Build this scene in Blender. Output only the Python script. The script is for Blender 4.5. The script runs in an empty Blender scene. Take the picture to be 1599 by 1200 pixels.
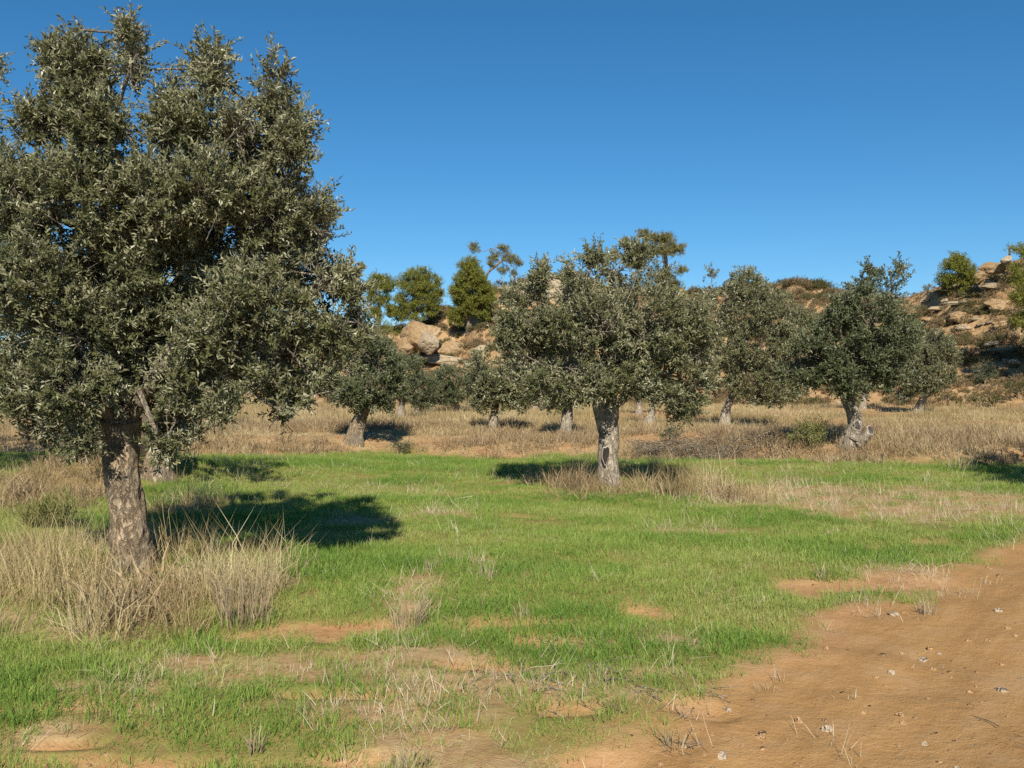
import bpy, math, random, time
import numpy as np
from mathutils import Vector

T0 = time.time()
C = bpy.context.scene.collection
F = 1450.0 / 1599.0            # focal length in picture widths
EYE = 1.6

# ------------------------------------------------------------------ camera
cam_d = bpy.data.cameras.new('camera')
cam_d.sensor_width = 36.0
cam_d.lens = 36.0 * F
cam_d.clip_start = 0.1
cam_d.clip_end = 5000
cam = bpy.data.objects.new('camera', cam_d)
C.objects.link(cam)
cam.location = (0, 0, EYE)
cam.rotation_euler = (math.radians(90.2), 0, 0)
bpy.context.scene.camera = cam

# ------------------------------------------------------------------ light
SUN_EL = math.radians(38.0)
SUN_AZ = math.radians(178.5)      # from +Y clockwise: behind the camera
sun_dir = Vector((math.sin(SUN_AZ) * math.cos(SUN_EL), math.cos(SUN_AZ) * math.cos(SUN_EL), math.sin(SUN_EL)))
sd = bpy.data.lights.new('sun', 'SUN')
sd.energy = 5.0
sd.angle = math.radians(0.53)
sd.color = (1.0, 0.90, 0.74)
sun = bpy.data.objects.new('sun', sd)
C.objects.link(sun)
sun.rotation_euler = (-sun_dir).to_track_quat('-Z', 'Y').to_euler()
sun.location = (0, -10, 30)

W = bpy.data.worlds.new('World')
bpy.context.scene.world = W
W.use_nodes = True
wn = W.node_tree.nodes
bg = wn['Background']
sky = wn.new('ShaderNodeTexSky')
sky.sky_type = 'NISHITA'
sky.sun_disc = False
sky.sun_elevation = SUN_EL
sky.sun_rotation = SUN_AZ
sky.altitude = 600
sky.air_density = 1.0
sky.dust_density = 0.0
sky.ozone_density = 8.0
hs_ = wn.new('ShaderNodeHueSaturation')
hs_.inputs['Saturation'].default_value = 1.15
hs_.inputs['Hue'].default_value = 0.491
W.node_tree.links.new(sky.outputs[0], hs_.inputs['Color'])
W.node_tree.links.new(hs_.outputs[0], bg.inputs[0])
bg.inputs[1].default_value = 0.074

vs = bpy.context.scene.view_settings
vs.view_transform = 'Standard'
vs.look = 'None'
vs.exposure = 0.55
vs.gamma = 1.0
vs.use_curve_mapping = False
cy = bpy.context.scene.cycles
cy.use_denoising = False
cy.max_bounces = 5
cy.diffuse_bounces = 2
cy.glossy_bounces = 2
cy.transmission_bounces = 3
cy.transparent_max_bounces = 4

# ------------------------------------------------------------------ noise
def _hash(i, j, k, s):
    h = (i.astype(np.int64) * 374761393 + j.astype(np.int64) * 668265263 + k.astype(np.int64) * 2147483647 + s * 974634777) & 0xffffffff
    h = ((h ^ (h >> 13)) * 1274126177) & 0xffffffff
    h = h ^ (h >> 16)
    return (h & 0xffffff).astype(np.float64) / 0xffffff

def vnoise(x, y, z=None, s=0):
    x = np.asarray(x, float); y = np.asarray(y, float)
    z = np.zeros_like(x) if z is None else np.asarray(z, float)
    i = np.floor(x); j = np.floor(y); k = np.floor(z)
    u, v, w = x - i, y - j, z - k
    u, v, w = (t * t * (3 - 2 * t) for t in (u, v, w))
    r = 0
    for a in (0, 1):
        for b in (0, 1):
            for c in (0, 1):
                r = r + _hash(i + a, j + b, k + c, s) * (u if a else 1 - u) * (v if b else 1 - v) * (w if c else 1 - w)
    return r * 2 - 1

def fbm(x, y, z=None, o=4, s=0):
    r = 0; a = 1.0; t = 0
    x = np.asarray(x, float); y = np.asarray(y, float)
    for q in range(o):
        r = r + a * vnoise(x, y, z, s + q * 17)
        t += a; a *= 0.5
        x = x * 2.03 + 7.1; y = y * 2.03 + 3.7
        if z is not None: z = np.asarray(z, float) * 2.03 + 1.3
    return r / t * 1.6

def sstep(a, b, x):
    t = np.clip((x - a) / (b - a), 0, 1)
    return t * t * (3 - 2 * t)

# ------------------------------------------------------------------ terrain height
YH = 605.0
K = 1450.0
def flat(px, py):
    d = EYE * K / (py - YH)
    return (px - 799.5) / K * d, d

BANK_X = [-40, -12, -7.2, -5, -3.1, -0.7, 1.5, 4.1, 8.6, 14, 40]
BANK_Y = [25, 23, 21.5, 21.3, 23.0, 22.0, 21.3, 20.3, 18.2, 17.5, 17]
FOOT_X = [-200, -60, -10, 10, 20, 26, 34, 45, 60, 200]
FOOT_Y = [70, 64, 60, 59, 54, 47, 40, 36, 34, 34]
RID_X = [-200, -60, -15, 0, 20, 27, 30, 32, 34, 35, 36, 40, 45, 60, 200]
RID_Y = [120, 100, 94, 91, 91, 86, 82, 76, 71, 68, 65, 58, 53, 50, 50]
_rp = [(200, 555), (400, 543), (560, 520), (600, 512), (650, 503), (690, 492), (730, 488), (762, 456), (785, 445), (830, 438), (900, 441),
       (1000, 452), (1070, 456), (1200, 459), (1300, 456)]
ZR_X = [-200, -60]; ZR_Z = [5, 5]
for px_, py_ in _rp:
    dd_ = 92.0
    ZR_X.append((px_ - 799.5) / K * dd_); ZR_Z.append(EYE + (YH - py_) / K * dd_)
ZR_X = [-200, -60] + ZR_X[2:-1] + [29, 31, 32, 34, 35, 36, 45, 60, 200]
ZR_Z = [5, 5] + ZR_Z[2:-1] + [10.0, 9.5, 8.9, 8.7, 9.6, 10.4, 13, 15, 16]
MOUNDS = []          # (x, y, r, h)
for px_, py_, r_, h_ in ((200, 893, 0.9, 0.10), (950, 760, 1.3, 0.14), (250, 748, 1.3, 0.26), (1320, 700, 1.6, 0.20), (555, 690, 1.6, 0.1),
                         (100, 760, 1.6, 0.12), (1040, 700, 1.6, 0.12)):
    MOUNDS.append(flat(px_, py_) + (r_, h_))

def bank_line(x):
    return np.interp(x, BANK_X, BANK_Y) + 0.35 * vnoise(np.asarray(x) * 0.7, np.zeros_like(np.asarray(x, float)), s=5)

def H(x, y, micro=True):
    x = np.asarray(x, float); y = np.asarray(y, float)
    z = 0.10 * fbm(x / 7, y / 7, o=2, s=1) * sstep(3, 9, y)
    if micro:
        nearw = 1 - sstep(30, 60, y)
        z = z + (0.030 * fbm(x / 0.9, y / 0.9, o=3, s=2) + 0.005 * fbm(x / 0.2, y / 0.2, o=2, s=3)) * nearw
        tr = track_mask(x, y)
        u = (x * 0.80 - y * 0.60)
        z = z + tr * (0.010 * vnoise(u / 0.26, np.zeros_like(u) + (x * .6 + y * .8) / 4.0, s=31) - 0.03) * nearw
        z = z - 0.035 * bare_mask(x, y) * nearw
    yb = bank_line(x)
    bn = fbm(x / 1.4, y / 1.4, o=3, s=9)
    z = z + 0.30 * sstep(-0.3, 1.5, y - yb + 0.5 * bn) + 0.05 * bn * sstep(0, 1, y - yb) * (1 - sstep(45, 70, y))
    z = z + 0.12 * sstep(26, 60, y)
    for mx, my, r, h in MOUNDS:
        z = z + h * np.exp(-((x - mx) ** 2 + (y - my) ** 2) / (r * r))
    yf = np.interp(x, FOOT_X, FOOT_Y) + 2.0 * fbm(x / 9, y / 30, o=2, s=12)
    yr = np.interp(x, RID_X, RID_Y)
    zr = np.interp(x, ZR_X, ZR_Z) + 0.55 * fbm(x / 5.0, x * 0 + 3.3, o=3, s=27) + 0.35 * fbm(x / 1.1, x * 0 + 1.3, o=3, s=28)
    t = (y - yf) / (yr - yf)
    tc = np.clip(t, 0, 1)
    prof = np.where(tc < 0.08, tc * 0.35, 0.028 + (tc - 0.08) * (1 - 0.028) / 0.92)
    hz = zr * prof
    inside = sstep(0.02, 0.2, t) * (1 - sstep(0.9, 1.0, t))
    hn = fbm(x / 5.5, y / 5.5, o=4, s=21)
    led = 0.50 * np.sin(hz * 2 * math.pi / 1.9 + 2.5 * fbm(x / 12, y / 12, o=2, s=23)) * (0.5 + 0.5 * vnoise(x / 6, y / 6, s=24))
    hz = hz + inside * (0.6 * hn + led)
    beyond = np.clip(y - yr, 0, None)
    hz = np.where(t > 1, np.maximum(zr - 0.05 * beyond, np.minimum(zr, 3.0)), hz)
    z = z * (1 - sstep(0.0, 0.3, t)) + np.where(t > 0, hz, 0) + 0.42 * sstep(0.0, 0.3, t) * (t > 0) * 0.3
    return z

# --------------- ground cover masks (all in world metres)
TRK_Y = [-40, -6, -1, 2, 3.9, 4.34, 4.83, 5.46, 6.53, 7.03, 7.86, 9.47, 10.8, 14, 20, 26]
TRK_X = [-30, -9, -3, -0.6, 0.35, 0.62, 1.03, 1.69, 2.2, 2.85, 3.6, 5.3, 7.2, 13, 25, 40]
def track_dist(x, y):
    return x - np.interp(y, TRK_Y, TRK_X)
def track_mask(x, y):
    n = 0.22 * fbm(x / 0.7, y / 0.7, o=3, s=41)
    d = track_dist(x, y) + n
    return sstep(-0.12, 0.35, d) * (1 - sstep(9, 11, d))

def ell(px, py, rx, ry):
    x, d = flat(px, py)
    _, d1 = flat(px, py + ry)
    _, d0 = flat(px, max(py - ry, YH + 20))
    return (x, (d0 + d1) / 2, rx / K * d, max((d0 - d1) / 2, 0.05))
BARE = [ell(*e) for e in ((420, 1002, 110, 6), (520, 990, 95, 8), (600, 985, 60, 6), (790, 980, 85, 9), (850, 1004, 80, 9), (750, 1040, 70, 7),
                          (1010, 962, 45, 10), (90, 1112, 120, 9), (200, 1118, 60, 6), (470, 1092, 70, 5), (560, 1090, 60, 5), (200, 1192, 200, 8), (90, 1165, 60, 5),
                          (560, 1186, 60, 6), (930, 1182, 60, 10), (1250, 922, 55, 14), (1330, 918, 60, 8), (1365, 857, 26, 5), (820, 805, 50, 3),
                          (900, 1110, 60, 10), (1450, 850, 50, 8), (1400, 912, 60, 9), (190, 905, 40, 8), (20, 870, 60, 6), (1080, 1110, 60, 14))]
STUB = [ell(*e) for e in ((500, 1060, 160, 14), (330, 1045, 90, 12), (980, 1060, 110, 14), (640, 1120, 150, 12), (150, 1085, 70, 8), (780, 1185, 130, 12),(820, 1075, 190, 42), (650, 1028, 190, 14), (640, 950, 42, 34), (1420, 910, 70, 22), (1480, 800, 220, 22), (1330, 785, 190, 15),
                          (1075, 830, 55, 6), (755, 890, 32, 12), (700, 880, 30, 14), (860, 905, 30, 10), (1180, 770, 110, 12), (700, 800, 60, 8), (560, 815, 60, 7),
                          (960, 1090, 90, 25), (420, 1050, 120, 22), (680, 1160, 90, 25), (80, 1150, 60, 20), (1050, 1010, 60, 12), (230, 1080, 40, 16), (930, 1010, 60, 10))]
TALL = [ell(*e) for e in ((90, 925, 210, 70), (150, 990, 170, 22), (20, 985, 120, 20), (290, 935, 130, 58), (385, 930, 62, 42), (265, 875, 45, 22), (60, 775, 130, 34), (10, 890, 90, 40), (900, 752, 75, 14),
                          (960, 762, 95, 14), (1060, 748, 60, 13), (1150, 770, 45, 10), (300, 790, 40, 14))]
def emask(lst, x, y, soft=0.35, seed=60, ns=0.5, na=0.35):
    n = na * fbm(x / ns, y / ns, o=3, s=seed)
    m = np.zeros_like(np.asarray(x, float))
    for ex, ey, ax, ay in lst:
        q = np.sqrt(((x - ex) / ax) ** 2 + ((y - ey) / ay) ** 2) + n
        m = np.maximum(m, 1 - sstep(1 - soft, 1 + soft, q))
    return m
def bare_mask(x, y):
    return emask(BARE, np.asarray(x, float), np.asarray(y, float), 0.25, 61, 0.4, 0.4)
def bank_mask(x, y):
    return sstep(-0.5, 0.3, y - bank_line(x) + 0.45 * fbm(x / 1.2, y / 1.2, o=2, s=71))
def tall_mask(x, y):
    return emask(TALL, x, y, 0.3, 62, 0.6, 0.3)
def stub_mask(x, y):
    return emask(STUB, x, y, 0.4, 63, 0.5, 0.5)
def green_mask(x, y):
    n = fbm(x / 2.2, y / 1.0, o=3, s=70)
    g = 0.9 + 0.25 * n
    g = g * (1 - sstep(-0.55, 0.22, track_dist(x, y) + 0.4 * fbm(x / 0.8, y / 0.8, o=3, s=44)))
    g = g * (1 - 0.95 * bare_mask(x, y)) * (1 - 0.75 * stub_mask(x, y)) * (1 - 0.5 * tall_mask(x, y)) * (1 - bank_mask(x, y))
    # the strip at the very front is thin
    g = g * (0.8 + 0.2 * sstep(3.9, 4.9, y + 0.5 * fbm(x / 0.9, y / 0.9, o=2, s=75)))
    return np.clip(g, 0, 1)

def hit(px, py, lo=3.0, hi=130.0):
    """where the line of sight through a picture point meets the terrain"""
    d = np.linspace(lo, hi, 6000)
    x = (px - 799.5) / K * d
    z = EYE + (YH - py) / K * d
    below = np.nonzero(H(x, d) >= z)[0]
    k = below[0] if len(below) else len(d) - 1
    return float(x[k]), float(d[k])

def ellh(px, py, rx, ry):
    x, d = hit(px, py); _, d1 = hit(px, py + ry); _, d0 = hit(px, py - ry)
    return (x, d, rx / K * d, max((d0 - d1) / 2, 0.5))
HEATH = [ellh(*e) for e in ((1120, 706, 140, 13), (1260, 700, 110, 12), (1400, 702, 150, 14), (1320, 708, 60, 8), (1530, 702, 50, 8), (800, 697, 90, 4), (270, 915, 60, 22), (180, 960, 60, 16), (20, 765, 90, 36), (120, 790, 40, 24), (900, 757, 60, 10), (1000, 765, 60, 8), (1150, 778, 40, 8))]

# ------------------------------------------------------------------ mesh helpers
def mesh_from(name, verts, faces, attrs=None, smooth=False, mats=(), fmat=None):
    verts = np.asarray(verts, np.float32); faces = np.asarray(faces, np.int32)
    me = bpy.data.meshes.new(name)
    nf, k = faces.shape
    me.vertices.add(len(verts)); me.vertices.foreach_set('co', verts.ravel())
    me.loops.add(nf * k); me.loops.foreach_set('vertex_index', faces.ravel())
    me.polygons.add(nf)
    me.polygons.foreach_set('loop_start', np.arange(0, nf * k, k, dtype=np.int32))
    try: me.polygons.foreach_set('loop_total', np.full(nf, k, np.int32))
    except Exception: pass
    me.polygons.foreach_set('use_smooth', np.full(nf, smooth, bool))
    for m in mats: me.materials.append(m)
    if fmat is not None: me.polygons.foreach_set('material_index', np.asarray(fmat, np.int32))
    for an, av in (attrs or {}).items():
        av = np.asarray(av, np.float32)
        if av.ndim == 1:
            a = me.attributes.new(an, 'FLOAT', 'POINT'); a.data.foreach_set('value', av)
        else:
            a = me.attributes.new(an, 'FLOAT_COLOR', 'POINT'); a.data.foreach_set('color', av.ravel())
    me.update()
    return me

def link(name, me, parent=None, loc=(0, 0, 0)):
    o = bpy.data.objects.new(name, me)
    C.objects.link(o)
    o.location = loc
    if parent: o.parent = parent
    return o
def tag(o, label=None, cat=None, group=None, kind=None):
    if label: o['label'] = label
    if cat: o['category'] = cat
    if group: o['group'] = group
    if kind: o['kind'] = kind
    return o
def empty(name, loc):
    o = bpy.data.objects.new(name, None); C.objects.link(o); o.location = loc
    o.empty_display_size = 0.3
    return o

def norm(v):
    return v / np.maximum(np.linalg.norm(v, axis=-1, keepdims=True), 1e-9)

def catmull(P, n):
    P = np.asarray(P, float)
    Q = np.vstack([2 * P[0] - P[1], P, 2 * P[-1] - P[-2]])
    t = np.linspace(0, len(P) - 1 - 1e-6, n)
    i = t.astype(int); f = (t - i)[:, None]
    a, b, c, d = Q[i], Q[i + 1], Q[i + 2], Q[i + 3]
    return 0.5 * ((2 * b) + (-a + c) * f + (2 * a - 5 * b + 4 * c - d) * f * f + (-a + 3 * b - 3 * c + d) * f ** 3)

class Geo:
    """collects tri/quad geometry (quads only; a triangle repeats nothing, it is split off)"""
    def __init__(s): s.v = []; s.f = []; s.n = 0
    def add(s, v, f):
        s.v.append(np.asarray(v, float)); s.f.append(np.asarray(f, int) + s.n); s.n += len(v)
    def tube(s, path, rad, sides=8, rings=None, disp=None, cap=True):
        path = np.asarray(path, float); rad = np.asarray(rad, float)
        if rings:
            pr = catmull(np.hstack([path, rad[:, None]]), rings)
            path, rad = pr[:, :3], np.maximum(pr[:, 3], 0.001)
        n = len(path)
        tan = norm(np.gradient(path, axis=0))
        ref = np.array([1.0, 0.13, 0.07])
        u = norm(np.cross(tan, ref)); w = np.cross(tan, u)
        a = np.arange(sides) * 2 * math.pi / sides
        dirs = u[:, None, :] * np.cos(a)[None, :, None] + w[:, None, :] * np.sin(a)[None, :, None]
        r = np.repeat(rad[:, None], sides, 1)
        if disp is not None:
            r = disp(path[:, None, :] + dirs * r[:, :, None], r, dirs)
        V = (path[:, None, :] + dirs * r[:, :, None]).reshape(-1, 3)
        idx = np.arange(n * sides).reshape(n, sides)
        nx = np.roll(idx, -1, 1)
        Fq = np.stack([idx[:-1], nx[:-1], nx[1:], idx[1:]], -1).reshape(-1, 4)
        if cap:
            c = len(V)
            V = np.vstack([V, path[-1:] + tan[-1:] * rad[-1] * 0.3])
            l = idx[-1]
            capf = np.stack([l[0::2], l[1::2], np.roll(l, -2)[0::2], np.full(len(l[0::2]), c)], -1)
            Fq = np.vstack([Fq, capf])
        s.add(V, Fq)
    def mesh(s, name, mats, smooth=True, attrs=None):
        return mesh_from(name, np.vstack(s.v), np.vstack(s.f), attrs, smooth, mats)

# ------------------------------------------------------------------ materials
class NT:
    def __init__(s, name):
        s.m = bpy.data.materials.new(name); s.m.use_nodes = True
        s.t = s.m.node_tree; s.t.nodes.clear()
        s.out = s.t.nodes.new('ShaderNodeOutputMaterial')
    def n(s, typ, ins=None, **kw):
        nd = s.t.nodes.new(typ)
        for k, v in kw.items(): setattr(nd, k, v)
        for k, v in (ins or {}).items():
            if isinstance(v, bpy.types.NodeSocket): s.t.links.new(v, nd.inputs[k])
            else: nd.inputs[k].default_value = v
        return nd
    def noise(s, vec, scale, detail=4, rough=0.55):
        return s.n('ShaderNodeTexNoise', {'Vector': vec, 'Scale': scale, 'Detail': detail, 'Roughness': rough}).outputs['Fac']
    def ramp(s, fac, stops):
        r = s.n('ShaderNodeValToRGB', {'Fac': fac})
        e = r.color_ramp.elements
        while len(e) < len(stops): e.new(0.5)
        for q, (p, c) in zip(e, stops): q.position = p; q.color = (*c, 1)
        return r.outputs['Color']
    def mix(s, fac, a, b, typ='MIX'):
        nd = s.t.nodes.new('ShaderNodeMix'); nd.data_type = 'RGBA'; nd.blend_type = typ; nd.clamp_factor = True
        for k, v in ((0, fac), (6, a), (7, b)):
            if isinstance(v, bpy.types.NodeSocket): s.t.links.new(v, nd.inputs[k])
            elif k == 0: nd.inputs[k].default_value = v
            else: nd.inputs[k].default_value = (*v, 1) if len(v) == 3 else v
        return nd.outputs[2]
    def math(s, op, a, b=0.0, clamp=False):
        nd = s.t.nodes.new('ShaderNodeMath'); nd.operation = op; nd.use_clamp = clamp
        for k, v in ((0, a), (1, b)):
            if isinstance(v, bpy.types.NodeSocket): s.t.links.new(v, nd.inputs[k])
            else: nd.inputs[k].default_value = v
        return nd.outputs[0]
    def rng(s, v, a, b, c=0.0, d=1.0):
        return s.n('ShaderNodeMapRange', {'Value': v, 'From Min': a, 'From Max': b, 'To Min': c, 'To Max': d}).outputs[0]
    def done(s, shader):
        s.t.links.new(shader, s.out.inputs['Surface']); return s.m

def leaf_material(name, top, under, trans, rough=0.45, spec=0.4):
    t = NT(name)
    geo = t.n('ShaderNodeNewGeometry')
    tint = t.n('ShaderNodeAttribute', attribute_name='tint').outputs['Fac']
    topc = t.mix(tint, tuple(c * 0.75 for c in top), tuple(c * 1.3 for c in top))
    undc = t.mix(tint, tuple(c * 0.8 for c in under), tuple(c * 1.2 for c in under))
    col = t.mix(geo.outputs['Backfacing'], topc, undc)
    p = t.n('ShaderNodeBsdfPrincipled', {'Base Color': col, 'Roughness': rough, 'Specular IOR Level': spec})
    tr = t.n('ShaderNodeBsdfTranslucent', {'Color': t.mix(0.5, topc, (top[0] * 1.4, top[1] * 1.5, top[2]))})
    mx = t.n('ShaderNodeMixShader', {0: trans, 1: p.outputs[0], 2: tr.outputs[0]})
    return t.done(mx.outputs[0])

M = {}
M['olive'] = leaf_material('olive_leaf', (0.104, 0.113, 0.048), (0.25, 0.25, 0.155), 0.04, 0.42, 0.4)
M['olive_dark'] = leaf_material('olive_leaf_dark', (0.068, 0.086, 0.036), (0.17, 0.18, 0.105), 0.05, 0.45, 0.35)
M['pine'] = leaf_material('pine_needle', (0.185, 0.195, 0.036), (0.18, 0.19, 0.04), 0.22, 0.5, 0.3)
M['pine_grey'] = leaf_material('pine_needle_grey', (0.19, 0.18, 0.065), (0.19, 0.18, 0.075), 0.2, 0.5, 0.3)
M['scrub'] = leaf_material('scrub_leaf', (0.10, 0.10, 0.038), (0.12, 0.115, 0.05), 0.15, 0.6, 0.2)
M['scrub_brown'] = leaf_material('scrub_brown', (0.19, 0.14, 0.075), (0.2, 0.15, 0.09), 0.15, 0.7, 0.2)
M['weed'] = leaf_material('weed_leaf', (0.22, 0.23, 0.075), (0.24, 0.24, 0.10), 0.25, 0.6, 0.2)
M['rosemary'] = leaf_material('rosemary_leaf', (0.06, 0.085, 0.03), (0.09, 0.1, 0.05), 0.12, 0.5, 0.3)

def bark(name, c0, c1, c2, scale=1.0):
    t = NT(name)
    tc = t.n('ShaderNodeTexCoord').outputs['Object']
    mp = t.n('ShaderNodeMapping', {'Vector': tc, 'Scale': (1, 1, 0.35)}).outputs[0]
    n1 = t.noise(mp, 22 * scale, 6, 0.65)
    n2 = t.noise(tc, 3.0 * scale, 4, 0.6)
    wv = t.n('ShaderNodeVectorMath', {0: tc, 1: t.n('ShaderNodeTexNoise', {'Vector': tc, 'Scale': 9 * scale, 'Detail': 3}).outputs['Color']}, operation='ADD').outputs[0]
    mp2 = t.n('ShaderNodeMapping', {'Vector': t.n('ShaderNodeMix', {0: 0.12, 4: tc, 5: wv}, data_type='VECTOR').outputs[1], 'Scale': (1, 1, 0.22)}).outputs[0]
    vo = t.math('MULTIPLY', t.math('ABSOLUTE', t.math('SUBTRACT', t.noise(mp2, 24 * scale, 5, 0.62), 0.5)), 1.0)
    col = t.ramp(n1, [(0.30, c0), (0.5, c1), (0.72, c2)])
    col = t.mix(t.rng(n2, 0.45, 0.7), col, t.mix(0.5, col, (0.30, 0.29, 0.26)))
    col = t.mix(t.rng(vo, 0.0, 0.03, 0.42, 0.0), col, (0.09, 0.065, 0.045))
    hgt = t.math('ADD', t.math('MULTIPLY', n1, 0.6), t.math('MULTIPLY', t.rng(vo, 0, 0.08), 0.7))
    b = t.n('ShaderNodeBump', {'Strength': 1.0, 'Distance': 0.025, 'Height': hgt})
    p = t.n('ShaderNodeBsdfPrincipled', {'Base Color': col, 'Roughness': 0.9, 'Specular IOR Level': 0.15, 'Normal': b.outputs[0]})
    return t.done(p.outputs[0])
M['bark'] = bark('olive_bark', (0.16, 0.115, 0.075), (0.31, 0.24, 0.16), (0.46, 0.375, 0.27))
M['bark_pale'] = bark('olive_bark_pale', (0.17, 0.14, 0.105), (0.36, 0.31, 0.24), (0.52, 0.47, 0.39), 0.7)
M['twig'] = bark('twig_bark', (0.14, 0.11, 0.08), (0.27, 0.23, 0.17), (0.38, 0.34, 0.27))
M['pine_bark'] = bark('pine_bark', (0.12, 0.09, 0.07), (0.25, 0.2, 0.16), (0.36, 0.31, 0.26), 0.3)
def plain(name, col, rough=0.9, var=0.3):
    t = NT(name)
    tc = t.n('ShaderNodeTexCoord').outputs['Object']
    n = t.noise(tc, 9, 5)
    c = t.ramp(n, [(0.3, tuple(x * (1 - var) for x in col)), (0.7, tuple(min(x * (1 + var), 0.9) for x in col))])
    p = t.n('ShaderNodeBsdfPrincipled', {'Base Color': c, 'Roughness': rough, 'Specular IOR Level': 0.15})
    return t.done(p.outputs[0])
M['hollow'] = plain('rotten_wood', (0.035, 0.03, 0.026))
M['cutwood'] = plain('weathered_cut_wood', (0.06, 0.055, 0.05), 0.9, 0.7)
M['rim'] = plain('grey_dead_wood', (0.42, 0.38, 0.33))

def grass_material(name, stops, trans=0.3, rough=0.55):
    t = NT(name)
    tint = t.n('ShaderNodeAttribute', attribute_name='tint', attribute_type='INSTANCER').outputs['Fac']
    bl = t.n('ShaderNodeAttribute', attribute_name='blade').outputs['Fac']
    v = t.math('ADD', t.math('MULTIPLY', tint, 0.65), t.math('MULTIPLY', bl, 0.35))
    col = t.ramp(v, stops)
    d = t.n('ShaderNodeBsdfPrincipled', {'Base Color': col, 'Roughness': rough, 'Specular IOR Level': 0.25})
    tr = t.n('ShaderNodeBsdfTranslucent', {'Color': col})
    mx = t.n('ShaderNodeMixShader', {0: trans, 1: d.outputs[0], 2: tr.outputs[0]})
    return t.done(mx.outputs[0])
M['green'] = grass_material('green_shoots', [(0.0, (0.095, 0.195, 0.032)), (0.35, (0.18, 0.285, 0.052)), (0.65, (0.275, 0.345, 0.082)), (1.0, (0.40, 0.385, 0.16))], 0.28)
M['dry'] = grass_material('dry_grass', [(0.0, (0.15, 0.115, 0.055)), (0.35, (0.29, 0.225, 0.105)), (0.7, (0.44, 0.36, 0.19)), (1.0, (0.58, 0.51, 0.33))], 0.2)
M['straw'] = grass_material('bleached_straw', [(0.0, (0.26, 0.20, 0.12)), (0.5, (0.46, 0.39, 0.27)), (1.0, (0.62, 0.56, 0.42))], 0.15)
M['heath'] = grass_material('brown_heath', [(0.0, (0.15, 0.105, 0.06)), (0.5, (0.30, 0.22, 0.13)), (1.0, (0.45, 0.37, 0.23))], 0.15)

def ground_material():
    t = NT('dry_earth')
    pos = t.n('ShaderNodeNewGeometry').outputs['Position']
    cov = t.n('ShaderNodeAttribute', attribute_name='cover')
    sep = t.n('ShaderNodeSeparateColor', {0: cov.outputs['Color']})
    G, D, TR = sep.outputs[0], sep.outputs[1], sep.outputs[2]
    HL = cov.outputs['Alpha']
    n0 = t.noise(pos, 0.45, 4); n1 = t.noise(pos, 2.4, 5, 0.6); n2 = t.noise(pos, 16, 5, 0.65); n3 = t.noise(pos, 90, 3, 0.6)
    soil = t.ramp(n1, [(0.25, (0.27, 0.140, 0.062)), (0.5, (0.35, 0.200, 0.095)), (0.78, (0.42, 0.265, 0.145))])
    soil = t.mix(t.rng(n2, 0.35, 0.75, 0.0, 0.5), soil, (0.50, 0.31, 0.16))
    soil = t.mix(t.rng(n3, 0.55, 0.75, 0.0, 0.35), soil, (0.22, 0.11, 0.05))
    # the track: smoother, a little greyer, streaked along its length
    rot = t.n('ShaderNodeMapping', {'Vector': pos, 'Rotation': (0, 0, math.radians(-53)), 'Scale': (1, 1, 1)}).outputs[0]
    st = t.n('ShaderNodeMapping', {'Vector': rot, 'Scale': (0.35, 3.2, 1)}).outputs[0]
    ns = t.noise(st, 1.6, 5, 0.6)
    trk = t.ramp(ns, [(0.2, (0.235, 0.130, 0.050)), (0.5, (0.32, 0.185, 0.073)), (0.8, (0.40, 0.245, 0.108))])
    trk = t.mix(t.rng(n2, 0.4, 0.75, 0, 0.35), trk, (0.42, 0.27, 0.14))
    trk = t.mix(t.rng(n1, 0.5, 0.75, 0, 0.45), trk, (0.38, 0.265, 0.155))
    trk = t.mix(t.rng(n3, 0.58, 0.74, 0, 0.3), trk, (0.22, 0.13, 0.06))
    col = t.mix(TR, soil, trk)
    gre = t.ramp(n2, [(0.3, (0.15, 0.145, 0.045)), (0.7, (0.13, 0.19, 0.032))])
    col = t.mix(t.math('MULTIPLY', G, t.rng(n2, 0.3, 0.6, 0.65, 1.0)), col, gre)
    dry = t.ramp(n2, [(0.25, (0.25, 0.17, 0.085)), (0.5, (0.36, 0.265, 0.14)), (0.75, (0.45, 0.36, 0.21))])
    col = t.mix(t.math('MULTIPLY', D, t.rng(n1, 0.35, 0.6, 0.25, 0.9)), col, dry)
    hil = t.ramp(n0, [(0.3, (0.30, 0.18, 0.085)), (0.5, (0.38, 0.25, 0.125)), (0.7, (0.46, 0.34, 0.20))])
    hil = t.mix(t.rng(n1, 0.45, 0.7, 0, 0.6), hil, (0.37, 0.18, 0.07))
    hil = t.mix(t.rng(n2, 0.5, 0.7, 0, 0.5), hil, (0.55, 0.44, 0.29))
    col = t.mix(HL, col, hil)
    vo = t.n('ShaderNodeTexVoronoi', {'Vector': pos, 'Scale': 21}).outputs['Distance']
    peb = t.rng(vo, 0.10, 0.22, 1.0, 0.0)
    hsum = t.math('ADD', t.math('MULTIPLY', n2, 0.7), t.math('MULTIPLY', n3, 0.35))
    hsum = t.math('ADD', hsum, t.math('MULTIPLY', peb, 0.12))
    n5 = t.noise(pos, 1.3, 6, 0.65)
    hsum = t.math('ADD', hsum, t.math('MULTIPLY', t.math('MULTIPLY', n5, HL), 22.0))
    b = t.n('ShaderNodeBump', {'Strength': 0.9, 'Distance': 0.022, 'Height': hsum})
    p = t.n('ShaderNodeBsdfPrincipled', {'Base Color': col, 'Roughness': 0.95, 'Specular IOR Level': 0.1, 'Normal': b.outputs[0]})
    return t.done(p.outputs[0])
M['ground'] = ground_material()

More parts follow.
